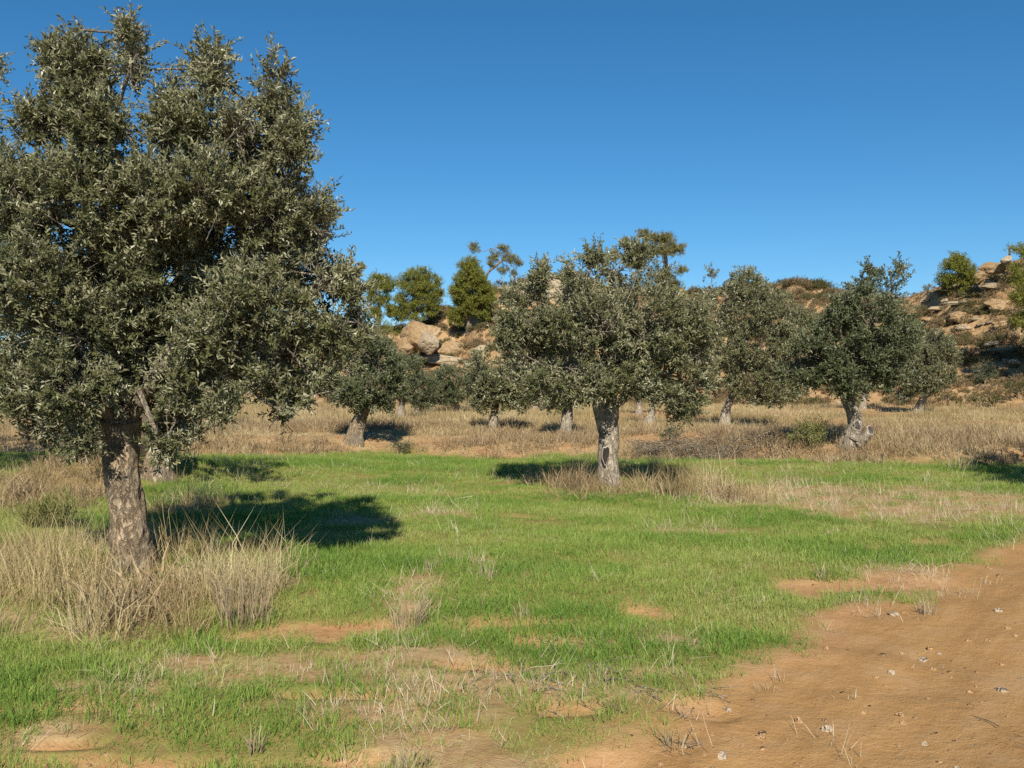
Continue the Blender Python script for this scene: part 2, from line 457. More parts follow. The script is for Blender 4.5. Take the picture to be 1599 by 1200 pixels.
def rock_material(name, a, b, c, stain):
    t = NT(name)
    tc = t.n('ShaderNodeTexCoord').outputs['Object']
    n1 = t.noise(tc, 0.9, 6, 0.6); n2 = t.noise(tc, 5, 6, 0.65); n3 = t.noise(tc, 26, 4, 0.6)
    mp = t.n('ShaderNodeMapping', {'Vector': tc, 'Scale': (0.35, 0.35, 3.5)}).outputs[0]
    n4 = t.noise(mp, 1.6, 5, 0.6)
    col = t.ramp(n1, [(0.3, a), (0.5, b), (0.7, c)])
    col = t.mix(t.rng(n4, 0.45, 0.65, 0, 0.6), col, b)
    col = t.mix(t.rng(n2, 0.46, 0.66, 0, 0.8), col, stain)
    h = t.math('ADD', t.math('MULTIPLY', n2, 0.7), t.math('ADD', t.math('MULTIPLY', n3, 0.25), t.math('MULTIPLY', n4, 0.5)))
    bp = t.n('ShaderNodeBump', {'Strength': 1.0, 'Distance': 0.2, 'Height': h})
    p = t.n('ShaderNodeBsdfPrincipled', {'Base Color': col, 'Roughness': 0.93, 'Specular IOR Level': 0.15, 'Normal': bp.outputs[0]})
    return t.done(p.outputs[0])
M['rock'] = rock_material('ochre_sandstone', (0.25, 0.165, 0.085), (0.35, 0.245, 0.135), (0.43, 0.335, 0.215), (0.20, 0.13, 0.07))
M['rock_pale'] = rock_material('pale_sandstone', (0.29, 0.23, 0.155), (0.39, 0.32, 0.22), (0.48, 0.41, 0.30), (0.25, 0.19, 0.12))
M['stone'] = rock_material('track_stone', (0.37, 0.285, 0.195), (0.47, 0.385, 0.28), (0.59, 0.51, 0.40), (0.42, 0.27, 0.14))
M['stone_brown'] = rock_material('brown_stone', (0.36, 0.22, 0.11), (0.47, 0.30, 0.16), (0.55, 0.39, 0.24), (0.33, 0.19, 0.09))

# ------------------------------------------------------------------ the ground
def graded(lo, hi, f):
    r = [lo]
    while r[-1] < hi: r.append(r[-1] + f(r[-1]))
    return np.array(r)
ys = np.concatenate([np.linspace(-60, 2.4, 28)[:-1], graded(2.4, 28, lambda y: max(0.035, 0.011 * y)), graded(28.4, 104, lambda y: 0.5), np.array([112, 125, 150, 190, 260, 400, 700, 1200, 2000])])
xp = graded(0.0, 9, lambda x: 0.085)
xp = np.concatenate([xp, graded(9.1, 52, lambda x: 0.10 + (x - 9) * 0.016), np.array([56, 62, 70, 85, 110, 160, 260, 500, 1000, 2000])])
xs = np.concatenate([-xp[::-1][:-1], xp])
GX, GY = np.meshgrid(xs, ys)
gx, gy = GX.ravel(), GY.ravel()
gz = H(gx, gy)
t_h = (gy - np.interp(gx, FOOT_X, FOOT_Y)) / (np.interp(gx, RID_X, RID_Y) - np.interp(gx, FOOT_X, FOOT_Y))
trm = track_mask(gx, gy)
bkm = bank_mask(gx, gy)
hlm = sstep(-0.12, 0.10, t_h + 0.1 * fbm(gx / 4, gy / 4, o=3, s=81))
# open orange soil shows on the face of the bank and in lanes through the dry field
lane = sstep(0.18, 0.55, fbm(gx / 6, gy / 2.2, o=3, s=83))
face = sstep(-0.6, 0.2, gy - bank_line(gx)) * (1 - sstep(1.0, 2.6, gy - bank_line(gx))) * sstep(0.12, 0.5, fbm(gx / 1.1, gy / 0.9, o=4, s=84))
hea = emask(HEATH, gx, gy)
dryc = np.clip(np.maximum.reduce([0.9 * hea, bkm * (1 - 0.8 * lane) * (1 - 0.95 * face), 0.8 * stub_mask(gx, gy), 0.9 * tall_mask(gx, gy)]), 0, 1) * (1 - bare_mask(gx, gy))
cover = np.stack([green_mask(gx, gy), dryc * (1 - trm), trm * (1 - bkm), hlm], -1)
ny, nx_ = GX.shape
idx = np.arange(ny * nx_).reshape(ny, nx_)
quads = np.stack([idx[:-1, :-1], idx[:-1, 1:], idx[1:, 1:], idx[1:, :-1]], -1).reshape(-1, 4)
P3 = np.stack([gx, gy, gz], -1)
Z2 = gz.reshape(ny, nx_)
dzy, dzx = np.gradient(Z2, ys, xs)
NRM = norm(np.stack([-dzx, -dzy, np.ones_like(Z2)], -1).reshape(-1, 3))
fc_t = t_h[quads].mean(1); fc_tr = trm[quads].mean(1); fc_b = bkm[quads].mean(1)
region = np.where(fc_t > 0.0, 2, np.where((fc_tr > 0.5) & (fc_b < 0.5), 1, np.where(fc_b > 0.5, 3, 0)))
for rg, nm, lb in ((0, 'field', 'field of young green shoots with strips of bare orange soil'),
                   (1, 'dirt_track', 'bare orange brown dirt track with scattered stones'),
                   (2, 'hillside', 'rocky ochre hillside rising behind the olive grove'),
                   (3, 'dry_terrace', 'low raised terrace of dry grass under the olive trees')):
    q = quads[region == rg]
    u, inv = np.unique(q, return_inverse=True)
    me = mesh_from(nm, P3[u], inv.reshape(q.shape), {'cover': cover[u]}, True, (M['ground'],))
    me.normals_split_custom_set_from_vertices(NRM[u].tolist())
    tag(link(nm, me), lb, kind='structure')

print('terrain', round(time.time() - T0, 1))

# ------------------------------------------------------------------ small plants as templates
def blades(n, h, hv, rad, width, lean, curve, rng, droop=0.0, segs=2):
    """a tuft: n bent ribbon blades with 3 triangles each"""
    r = rad * np.sqrt(rng.random(n)); a = rng.random(n) * 2 * math.pi
    base = np.stack([r * np.cos(a), r * np.sin(a), np.full(n, -0.015)], -1)
    hh = h * (1 + hv * (rng.random(n) * 2 - 1))
    a2 = a + rng.normal(0, 0.9, n)
    ld = np.stack([np.cos(a2), np.sin(a2), np.zeros(n)], -1)
    l0 = lean * np.abs(rng.normal(0.6, 0.5, n)); l1 = l0 + curve * rng.random(n)
    up = np.array([0, 0, 1.0])
    m = base + (up * np.cos(l0)[:, None] + ld * np.sin(l0)[:, None]) * (hh * 0.55)[:, None]
    tip = m + (up * np.cos(l1)[:, None] + ld * np.sin(l1)[:, None]) * (hh * 0.45)[:, None]
    fa = rng.random(n) * math.pi
    sd_ = np.stack([np.cos(fa), np.sin(fa), np.zeros(n)], -1) * (width * (0.6 + 0.8 * rng.random(n)))[:, None]
    V = np.stack([base - sd_ * .5, base + sd_ * .5, m + sd_ * .42, m - sd_ * .42, tip], 1).reshape(-1, 3)
    k = np.arange(n)[:, None] * 5
    Fm = np.concatenate([k + np.array([[0, 1, 2]]), k + np.array([[0, 2, 3]]), k + np.array([[3, 2, 4]])])
    bl = np.repeat(rng.random(n), 5)
    return V, Fm, bl
def tuft_mesh(name, mat, parts, seed):
    rng = np.random.default_rng(seed)
    Vs, Fs, Bs, n = [], [], [], 0
    for p in parts:
        V, Fm, b = blades(rng=rng, **p)
        Vs.append(V); Fs.append(Fm + n); Bs.append(b); n += len(V)
    return mesh_from(name, np.vstack(Vs), np.vstack(Fs), {'blade': np.concatenate(Bs)}, False, (M[mat],))
def template_collection(name, meshes):
    col = bpy.data.collections.new(name)
    for m in meshes: col.objects.link(bpy.data.objects.new(m.name, m))
    return col
g_kw = dict(lean=0.4, curve=0.8)
T_green = template_collection('green_shoots', [tuft_mesh('shoots', 'green', [dict(n=58, h=0.062, hv=0.6, rad=0.13, width=0.0039, lean=0.55, curve=1.1)], s) for s in range(5)])
T_tall = template_collection('tall_dry_grass', [tuft_mesh('dry_tuft', 'dry', [dict(n=44, h=0.24, hv=0.6, rad=0.16, width=0.0042, lean=0.75, curve=1.3),
                                                                        dict(n=6, h=0.46, hv=0.4, rad=0.10, width=0.0034, lean=0.35, curve=0.6)], 20 + s) for s in range(6)])
T_stub = template_collection('stubble', [tuft_mesh('stubble_tuft', 'straw', [dict(n=14, h=0.09, hv=0.6, rad=0.09, width=0.0026, lean=0.8, curve=0.6),
                                                                    dict(n=10, h=0.12, hv=0.6, rad=0.18, width=0.0026, lean=1.8, curve=0.3)], 40 + s) for s in range(6)])
T_field = template_collection('terrace_grass', [tuft_mesh('terrace_tuft', 'dry', [dict(n=46, h=0.165, hv=0.6, rad=0.34, width=0.010, lean=0.9, curve=1.3),
                                                                         dict(n=5, h=0.36, hv=0.4, rad=0.25, width=0.007, lean=0.4, curve=0.5)], 60 + s) for s in range(5)])
T_heath = template_collection('heath', [tuft_mesh('heath_tuft', 'heath', [dict(n=46, h=0.24, hv=0.5, rad=0.26, width=0.010, lean=0.9, curve=0.9)], 80 + s) for s in range(4)])

def scatter_group(col):
    ng = bpy.data.node_groups.new('scatter', 'GeometryNodeTree')
    ng.interface.new_socket('Geometry', in_out='INPUT', socket_type='NodeSocketGeometry')
    ng.interface.new_socket('Geometry', in_out='OUTPUT', socket_type='NodeSocketGeometry')
    N = ng.nodes; L = ng.links
    i = N.new('NodeGroupInput'); o = N.new('NodeGroupOutput')
    ci = N.new('GeometryNodeCollectionInfo')
    ci.inputs['Collection'].default_value = col
    ci.inputs['Separate Children'].default_value = True
    ci.inputs['Reset Children'].default_value = True
    ip = N.new('GeometryNodeInstanceOnPoints')
    ip.inputs['Pick Instance'].default_value = True
    def attr(nm, ty):
        a = N.new('GeometryNodeInputNamedAttribute'); a.data_type = ty; a.inputs['Name'].default_value = nm
        return a.outputs['Attribute']
    L.new(i.outputs[0], ip.inputs['Points'])
    L.new(ci.outputs[0], ip.inputs['Instance'])
    L.new(attr('pick', 'INT'), ip.inputs['Instance Index'])
    L.new(attr('turn', 'FLOAT_VECTOR'), ip.inputs['Rotation'])
    L.new(attr('size', 'FLOAT_VECTOR'), ip.inputs['Scale'])
    L.new(ip.outputs[0], o.inputs[0])
    return ng
def scatter(name, col, pts, size, tint, label, seed, tilt=0.15, hscale=None, kind='stuff'):
    rng = np.random.default_rng(seed)
    n = len(pts)
    me = bpy.data.meshes.new(name)
    me.vertices.add(n); me.vertices.foreach_set('co', np.asarray(pts, np.float32).ravel())
    a = me.attributes.new('pick', 'INT', 'POINT'); a.data.foreach_set('value', rng.integers(0, len(col.objects), n).astype(np.int32))
    rot = np.stack([rng.normal(0, tilt, n), rng.normal(0, tilt, n), rng.random(n) * 6.283], -1).astype(np.float32)
    a = me.attributes.new('turn', 'FLOAT_VECTOR', 'POINT'); a.data.foreach_set('vector', rot.ravel())
    hs = np.ones(n) if hscale is None else hscale
    sz = np.stack([size, size, size * hs], -1).astype(np.float32)
    a = me.attributes.new('size', 'FLOAT_VECTOR', 'POINT'); a.data.foreach_set('vector', sz.ravel())
    a = me.attributes.new('tint', 'FLOAT', 'POINT'); a.data.foreach_set('value', np.clip(tint, 0, 1).astype(np.float32))
    o = link(name, me)
    md = o.modifiers.new('scatter', 'NODES'); md.node_group = scatter_group(col)
    tag(o, label, kind=kind)
    return o
def sample(rng, bands, dens, margin=2.0):
    X, Y = [], []
    for y0, y1, k in bands:
        half = 0.56 * y1 + margin
        n = int(2 * half * (y1 - y0) * k)
        x = (rng.random(n) * 2 - 1) * half; y = y0 + rng.random(n) * (y1 - y0)
        ok = np.abs(x) < 0.56 * y + margin
        X.append(x[ok]); Y.append(y[ok])
    x = np.concatenate(X); y = np.concatenate(Y)
    keep = rng.random(len(x)) < dens(x, y)
    return x[keep], y[keep]

rng = np.random.default_rng(3)
# young green shoots
x, y = sample(rng, [(2.6, 5, 190), (5, 7, 175), (7, 10, 140), (10, 15, 90), (15, 24.5, 52)], lambda x, y: green_mask(x, y))
gm = green_mask(x, y)
pat = fbm(x / 1.7, y / 0.8, o=3, s=101)
sz = (0.65 + 0.35 * rng.random(len(x))) * (0.72 + 0.38 * gm) * (1 + 0.018 * np.clip(y - 5, 0, 20)) * (1 + 0.22 * pat)
tint = 0.46 - 0.55 * pat + 0.16 * rng.normal(0, 1, len(x)) + 0.35 * (1 - gm)
tint = tint + 0.12 * sstep(9, 6, y) * 0
scatter('green_shoots', T_green, np.stack([x, y, H(x, y)], -1), sz, tint, 'young green cereal shoots covering the field', 1)
# tall dry grass
x, y = sample(rng, [(3, 7, 60), (7, 12, 46), (12, 23, 18)], lambda x, y: tall_mask(x, y) * (1 - bank_mask(x, y)) * (0.22 + 0.78 * sstep(-0.2, 0.3, fbm(x / 0.75, y / 0.6, o=3, s=104))))
pat = fbm(x / 0.8, y / 0.8, o=3, s=103)
scatter('tall_dry_grass', T_tall, np.stack([x, y, H(x, y)], -1), (0.60 + 0.55 * rng.random(len(x))) * (1 + 0.45 * pat) * (1 + 0.02 * np.clip(y - 8, 0, 20)),
        0.50 + 0.5 * pat + 0.2 * rng.normal(0, 1, len(x)), 'tall straw coloured dry grass around the tree trunks', 2)
# bleached stubble lying and standing among the shoots
x, y = sample(rng, [(2.6, 5, 60), (5, 8, 44), (8, 14, 22), (14, 23, 20)],
              lambda x, y: np.clip(1.2 * stub_mask(x, y) + 0.04 + 0.45 * np.exp(-((track_dist(x, y) + 0.1) / 0.35) ** 2) * sstep(-0.1, 0.4, fbm(x / 0.7, y / 0.7, o=2, s=141)) + 0.2 * sstep(0.1, 0.5, fbm(x / 1.5, y / 1.1, o=3, s=105)), 0, 1) * (1 - 0.93 * sstep(0.25, 0.9, track_dist(x, y))) * (1 - 0.7 * bare_mask(x, y)) * (1 - bank_mask(x, y)))
scatter('stubble', T_stub, np.stack([x, y, H(x, y)], -1), (0.6 + 0.7 * rng.random(len(x))) * (1 + 0.065 * np.clip(y - 6, 0, 20)),
        0.5 + 0.3 * rng.normal(0, 1, len(x)), 'bleached straw and stubble scattered over the field', 3, 0.3)
# dry grass of the raised terrace
def terr(x, y):
    ln = sstep(0.18, 0.55, fbm(x / 6, y / 2.2, o=3, s=83))
    fc = sstep(-0.6, 0.2, y - bank_line(x)) * (1 - sstep(1.0, 2.6, y - bank_line(x))) * sstep(0.12, 0.5, fbm(x / 1.1, y / 0.9, o=4, s=84))
    th = (y - np.interp(x, FOOT_X, FOOT_Y)) / 30
    return bank_mask(x, y) * np.maximum((1 - 0.85 * ln) * (1 - 0.93 * fc), 0.6 * emask(HEATH, x, y)) * (1 - sstep(-0.02, 0.1, th))
x, y = sample(rng, [(16, 24, 13), (24, 32, 9), (32, 45, 5.5), (45, 66, 3)], terr, 4)
pat = fbm(x / 3, y / 2, o=3, s=107)
hs = 0.8 + 0.6 * fbm(x / 2.2, y / 1.6, o=3, s=108)
scatter('terrace_grass', T_field, np.stack([x, y, H(x, y)], -1), (0.75 + 0.5 * rng.random(len(x))) * (1 + 0.008 * np.clip(y - 20, 0, 50)),
        0.54 + 0.42 * pat + 0.16 * rng.normal(0, 1, len(x)), 'dry straw coloured grass on the raised terrace', 4, 0.15, np.clip(hs, 0.35, 1.4) * (0.62 + 0.38 * sstep(24, 36, y)))
# brown heath patches on and under the bank
def heath_d(x, y):
    return bank_mask(x, y) * (1 - sstep(3.5, 8, y - bank_line(x))) * sstep(-0.1, 0.4, fbm(x / 2.0, y / 1.3, o=3, s=109)) \
        + 0.25 * bank_mask(x, y) * sstep(0.1, 0.5, fbm(x / 5, y / 3, o=3, s=110))
x, y = sample(rng, [(6, 9, 20), (9, 16, 15), (16, 30, 17), (30, 60, 3)], lambda x, y: np.clip(1.3 * heath_d(x, y) + 0.7 * emask(HEATH, x, y), 0, 1), 4)
scatter('heath', T_heath, np.stack([x, y, H(x, y)], -1), (0.6 + 0.7 * rng.random(len(x))), 0.52 + 0.28 * rng.normal(0, 1, len(x)),
        'low brown heath and weeds along the terrace edge', 5)
print('grass', round(time.time() - T0, 1))

# ------------------------------------------------------------------ leaves
def leaf_mesh(name, P, T, L, leafl, leafw, k, mat, rng, up=0.2, flare=0.85):
    """k folded leaves along each twig (start P, direction T, length L)"""
    n = len(P)
    s = (np.arange(k)[None, :] + rng.random((n, k))) / k
    T = norm(T)
    ref = norm(rng.normal(0, 1, (n, 3)))
    U = norm(np.cross(T, ref)); Wv = np.cross(T, U)
    ph = np.arange(k)[None, :] * 2.4 + rng.random((n, 1)) * 6.28 + rng.normal(0, 0.4, (n, k))
    bend = rng.normal(0, 0.05, (n, 1, 3)) * (s ** 2)[..., None]
    B = P[:, None] + T[:, None] * (s * L[:, None])[..., None] + bend
    rad = U[:, None] * np.cos(ph)[..., None] + Wv[:, None] * np.sin(ph)[..., None]
    D = T[:, None] * (0.45 + 0.5 * s)[..., None] + rad * flare + rng.normal(0, 0.22, (n, k, 3))
    D[..., 2] += up
    D = norm(D.reshape(-1, 3)); B = B.reshape(-1, 3)
    nm = np.repeat(T, k, 0) * 0.7 + rng.normal(0, 0.45, (n * k, 3)) + np.array([0, 0, 0.55])
    nm = norm(nm - D * (nm * D).sum(-1, keepdims=True))
    S = np.cross(D, nm)
    l = leafl * (0.5 + 0.9 * rng.random(n * k))[:, None]; w = leafw * (0.7 + 0.5 * rng.random(n * k))[:, None]
    tip = B + D * l - nm * l * 0.08
    mid = B + D * l * 0.5 + nm * w * 0.28
    V = np.stack([B, mid + S * w * .5, tip, mid - S * w * .5], 1).reshape(-1, 3)
    kk = np.arange(n * k)[:, None] * 4
    Fm = np.concatenate([kk + np.array([[0, 1, 2]]), kk + np.array([[0, 2, 3]])])
    tint = np.repeat(np.clip(0.5 + 0.22 * rng.normal(0, 1, n * k) + 0.14 * np.repeat(rng.normal(0, 1, n), k), 0, 1), 4)
    return mesh_from(name, V, Fm, {'tint': tint}, False, (M[mat],))

def lobe_points(lobes, dens, rng, seed, inner=0.16, gap=0.0, gthr=-0.2):
    """twig starts spread over the outer shells of ellipsoid lobes"""
    PP, OO = [], []
    Cn = np.array([l[0] for l in lobes]); R = np.array([l[1] for l in lobes])
    for li, (c, r, wgt) in enumerate(lobes):
        a = 4 * math.pi * ((r[0] * r[1]) ** 1.6 / 3 + (r[0] * r[2]) ** 1.6 / 3 + (r[1] * r[2]) ** 1.6 / 3) ** (1 / 1.6)
        n = int(a * dens * wgt) + 3
        d = norm(rng.normal(0, 1, (n, 3)))
        nz = fbm(d[:, 0] * 1.9 + seed, d[:, 1] * 1.9 + li * 3.1, d[:, 2] * 1.9, o=3, s=seed % 97)
        rr = (1 - np.abs(rng.normal(0, inner, n))) * (1 + 0.30 * nz)
        rr = 1 - (1 - rr) * (1 + 0.22 / (0.15 + r.mean()))
        p = c + d * r * rr[:, None]
        if gap:
            g = fbm(p[:, 0] / (gap), p[:, 1] / (gap), p[:, 2] / (gap), o=2, s=(seed + 5) % 97)
            ok = g > gthr
        else: ok = np.ones(n, bool)
        q = np.linalg.norm((p[:, None] - Cn[None]) / R[None], axis=-1)
        q[:, li] = 9
        ok &= q.min(1) > 0.62
        PP.append(p[ok]); OO.append(norm(d[ok] / r))
    return np.vstack(PP), np.vstack(OO)

def bark_disp(seed, fine, big=0.10, freq=16):
    def f(p, r, d):
        x, y, z = p[..., 0], p[..., 1], p[..., 2]
        b = fbm(x * 3.1 + seed, y * 3.1, z * 1.5, o=3, s=seed % 89)
        k = 1 - np.abs(fbm(x * freq, y * freq, z * freq * 0.32 + seed, o=3, s=(seed + 3) % 89))
        return r * (1 + big * b) + fine * (k - 0.6)
    return f

def make_tree(name, label, cat, base_px, trunk_px, lobes_px, seed, d=None, leaf=(0.055, 0.016), k=20, dens=34, twig=0.22, mat='olive', bmat='bark',
              group=None, limbs=5, up=0.2, fine=0.012, gap=0.5, sides=28, deep=0.75, back=0.55, inner=0.16, twigs=False, tree_rad=0.75, upshoot=0.28, base_xyd=None, flare=0.85, sub=6, shrink=0.3, gthr=-0.2, core=()):
    rng = np.random.default_rng(seed)
    bx, by = base_px
    if d is None: x0, d = hit(bx, by)
    else: x0 = (bx - 799.5) / K * d
    z0 = float(H(np.array([x0]), np.array([d]))[0])
    S = d / K
    pz = lambda py: EYE + (YH - py) * S - z0
    pxx = lambda px: (px - 799.5) * S - x0
    root = empty(name, (x0, d, z0))
    tag(root, label, cat, group)
    # crown lobes, near and far side
    cxs = [l[0] for l in lobes_px]; cx = (min(l[0] - l[2] for l in lobes_px) + max(l[0] + l[2] for l in lobes_px)) / 2
    hw = (max(l[0] + l[2] for l in lobes_px) - min(l[0] - l[2] for l in lobes_px)) / 2
    cyy = (min(l[1] - l[3] for l in lobes_px) + max(l[1] + l[3] for l in lobes_px)) / 2
    hh = (max(l[1] + l[3] for l in lobes_px) - min(l[1] - l[3] for l in lobes_px)) / 2
    lobes = []; cents = []
    for l in lobes_px:
        lx, ly, rx, ry = l[:4]
        r = np.array([rx * S, min(rx, ry) * S * 1.05, ry * S]) - twig * shrink
        r = np.maximum(r, 0.06)
        q = max(0.0, 1 - ((lx - cx) / hw) ** 2 * 0.9 - ((ly - cyy) / hh) ** 2 * 0.6) ** 0.5
        D = max(0.0, hw * S * deep * q - r[1] * 0.5)
        for sg, wg in ((-1, 1.0), (1, back)):
            off = l[4] if (len(l) > 4 and sg < 0) else sg * D * rng.uniform(0.55, 1.0)
            Sl = (d + off) / K                       # picture scale at the lobe's own distance
            c = np.array([(lx - 799.5) * Sl - x0, off, EYE + (YH - ly) * Sl - z0])
            lobes.append((c, r * Sl / S, wg * (1 + 0.20 / r.mean()))); cents.append((c, r * Sl / S))
            if D < r[1] * 0.4: break
    for lx, ly, rx, ry in core:
        lobes.append((np.array([pxx(lx), rx * S * 0.22, pz(ly)]), np.array([rx * S, rx * S * 0.75, ry * S]), 1.2))
    P, O = lobe_points(lobes, dens, rng, seed, inner, gap, gthr)
    T = O * 0.75 + rng.normal(0, 0.42, P.shape)
    T[:, 2] += upshoot
    T = norm(T)
    Ln = twig * (0.6 + 0.8 * rng.random(len(P)))
    top = O[:, 2] > 0.55
    Ln[top] *= 1.1
    P0 = P - T * Ln[:, None] * 0.5
    me = leaf_mesh('crown', P0, T, Ln, leaf[0], leaf[1], k, mat, rng, up, flare)
    co = link('crown', me, root); co['kind'] = 'stuff'
    # trunk
    tp = np.array([[pxx(px), 0.0, pz(py)] for px, py, w in trunk_px]); tr = np.array([w / 2 * S for _, _, w in trunk_px])
    tp[1:, 1] += rng.normal(0, 0.03, len(tp) - 1)
    tp[0, 2] = min(tp[0, 2], 0) - 0.12
    g = Geo()
    rings = max(12, int(sides * 2.2))
    def flare_disp(p, r, dd):
        r = bark_disp(seed, fine)(p, r, dd)
        a = np.arctan2(dd[..., 1], dd[..., 0])
        fl = np.exp(-np.clip(p[..., 2], 0, None) / (tr[0] * 1.1))
        return r * (1 + fl * (0.18 + 0.16 * np.cos(3 * a + seed) + 0.10 * np.cos(5 * a + seed * 2)))
    g.tube(tp, tr, sides, rings, flare_disp)
    tm = link('trunk', g.mesh('trunk', (M[bmat],)), root)
    # limbs from the trunk's head to the lobes
    head = tp[-1] - np.array([0, 0, tr[-1] * 0.8]); hr = tr[-1]
    order = sorted(range(len(cents)), key=lambda i: -np.prod(cents[i][1]))
    chosen = []
    for i in order:
        v = cents[i][0] - head
        if np.linalg.norm(v) < 0.1: continue
        if all(np.dot(norm(v), norm(cents[j][0] - head)) < 0.86 for j in chosen) or not chosen: chosen.append(i)
        if len(chosen) >= limbs: break
    if not chosen: chosen = [order[0]]
    paths = []
    gs = []
    for j in chosen:
        c = cents[j][0]; v = c - head; ln = np.linalg.norm(v)
        m1 = head + v * 0.33 + np.array([0, 0, 0.10 * ln]) + rng.normal(0, 0.05 * ln, 3)
        m2 = head + v * 0.68 + np.array([0, 0, 0.05 * ln]) + rng.normal(0, 0.06 * ln, 3)
        pth = catmull([head, m1, m2, c], 14)
        r0 = hr * 0.62 * tree_rad
        rd = np.linspace(r0, max(0.012, r0 * 0.22), 14)
        gg = Geo(); gg.tube(pth, rd, 10, 22, bark_disp(seed + j, fine * 0.5, 0.08))
        gs.append(gg); paths.append((pth, rd))
    for i in range(len(cents)):
        c, r = cents[i]
        bi, bk, bd = 0, 7, 1e9
        for pi, (pth, rd) in enumerate(paths):
            dd = np.linalg.norm(pth[4:] - c, axis=1); q = int(dd.argmin())
            if dd[q] < bd: bi, bk, bd = pi, q + 4, dd[q]
        pth, rd = paths[bi]
        if i not in chosen and bd > 0.1:
            s0 = pth[max(bk - 3, 3)]; v = c - s0; L_ = np.linalg.norm(v)
            mid = s0 + v * 0.5 + rng.normal(0, 0.1 * L_, 3) + np.array([0, 0, 0.08 * L_])
            rs = rd[max(bk - 3, 3)] * 0.6
            gs[bi].tube([s0, mid, c], [rs, rs * 0.7, max(rs * 0.4, 0.008)], 6, 8)
            src = c; r1 = max(rs * 0.4, 0.008)
        else: src = c; r1 = rd[-1]
        for _ in range(sub):
            dv = norm(rng.normal(0, 1, 3) + np.array([0, 0, 0.35])) * r * 0.8
            s0 = src - dv * 0.25
            mid = src + dv * 0.45 + rng.normal(0, 0.08, 3) * r.mean()
            gs[bi].tube([s0, mid, src + dv], [r1 * 0.7, r1 * 0.45, r1 * 0.18 + 0.002], 4, 6)
    for gg in gs:
        link('limb', gg.mesh('limb', (M['twig'] if bmat != 'pine_bark' else M[bmat],)), root)
    if twigs:
        sel = rng.random(len(P0)) < twigs
        a, b = P0[sel] - T[sel] * 0.12, P0[sel] + T[sel] * (Ln[sel] * 1.0)[:, None]
        ref = norm(np.cross(T[sel], np.array([0.3, 0.2, 1.0]))); w2 = np.cross(T[sel], ref)
        V = np.stack([a + ref * .004, a - ref * .002 + w2 * .0035, a - ref * .002 - w2 * .0035, b], 1).reshape(-1, 3)
        kk = np.arange(sel.sum())[:, None] * 4
        Fm = np.concatenate([kk + np.array([[0, 1, 3]]), kk + np.array([[1, 2, 3]]), kk + np.array([[2, 0, 3]])])
        to = link('twigs', mesh_from('twigs', V, Fm, None, False, (M['twig'],)), root); to['kind'] = 'stuff'
    return root, S, x0, d, z0

# ------------------------------------------------------------------ the olive trees
near = [(235, 415, 80, 70, -0.3), (300, 380, 60, 55, -0.25), (170, 400, 60, 60, -0.35), (255, 185, 40, 44), (368, 200, 36, 54), (125, 105, 58, 56), (205, 100, 30, 50), (85, 90, 28, 36), (58, 190, 46, 44), (198, 52, 16, 28), (150, 190, 66, 48), (325, 110, 44, 58), (278, 150, 34, 40), (295, 200, 58, 56), (428, 140, 42, 56),
        (458, 220, 42, 66), (385, 245, 62, 54), (150, 300, 120, 80), (290, 305, 108, 74), (420, 340, 85, 85), (480, 355, 58, 70), (30, 315, 66, 74), (440, 185, 36, 46), (120, 160, 56, 44), (500, 430, 55, 62),
        (545, 450, 34, 40), (520, 520, 50, 55), (70, 440, 110, 85), (110, 520, 110, 85), (400, 470, 100, 75), (430, 555, 75, 62), (300, 590, 55, 55),
        (110, 600, 95, 62), (40, 600, 70, 62), (70, 668, 62, 34), (130, 690, 34, 26), (275, 660, 44, 46), (255, 700, 26, 22), (455, 610, 42, 40), (442, 643, 24, 18), (560, 505, 24, 42),
        (205, 600, 50, 45, 0.5), (330, 525, 70, 55), (490, 590, 30, 38), (340, 640, 26, 26)]
OL = 'olive trees of the grove'
make_tree('olive_tree', 'huge foreground olive tree with thick straight trunk beside the shadowed grass', 'olive tree', (200, 893),
          [(203, 905, 66), (203, 880, 60), (201, 840, 55), (197, 790, 52), (191, 730, 53), (188, 690, 54), (190, 655, 56)], near, 11, leaf=(0.048, 0.0185), k=24, dens=150,
          twig=0.17, twigs=0.3, limbs=7, fine=0.022, sides=96, gap=0.30, gthr=-0.22, group=OL, back=0.5, deep=0.62, inner=0.2, sub=9, shrink=0.28,
          core=((250, 400, 190, 140), (340, 470, 150, 110), (160, 520, 130, 110)))
mid = [(845, 425, 17, 24), (835, 455, 24, 24), (893, 418, 16, 20), (925, 405, 20, 22), (1000, 405, 26, 28), (960, 425, 40, 36), (1010, 440, 38, 34), (905, 460, 38, 36), (800, 465, 24, 20),
       (825, 500, 48, 36), (790, 520, 22, 32), (880, 510, 52, 44), (950, 500, 60, 50), (1020, 490, 52, 44), (1075, 505, 40, 38), (1100, 520, 22, 24), (820, 555, 46, 40), (890, 575, 56, 48),
       (960, 570, 52, 46), (1080, 560, 42, 42), (1050, 545, 40, 36), (845, 605, 36, 28), (905, 605, 34, 24), (935, 600, 30, 22), (1085, 605, 36, 32), (1065, 638, 30, 24), (1045, 615, 26, 22), (1005, 530, 44, 40),
       (1015, 595, 22, 20), (985, 395, 14, 16)]
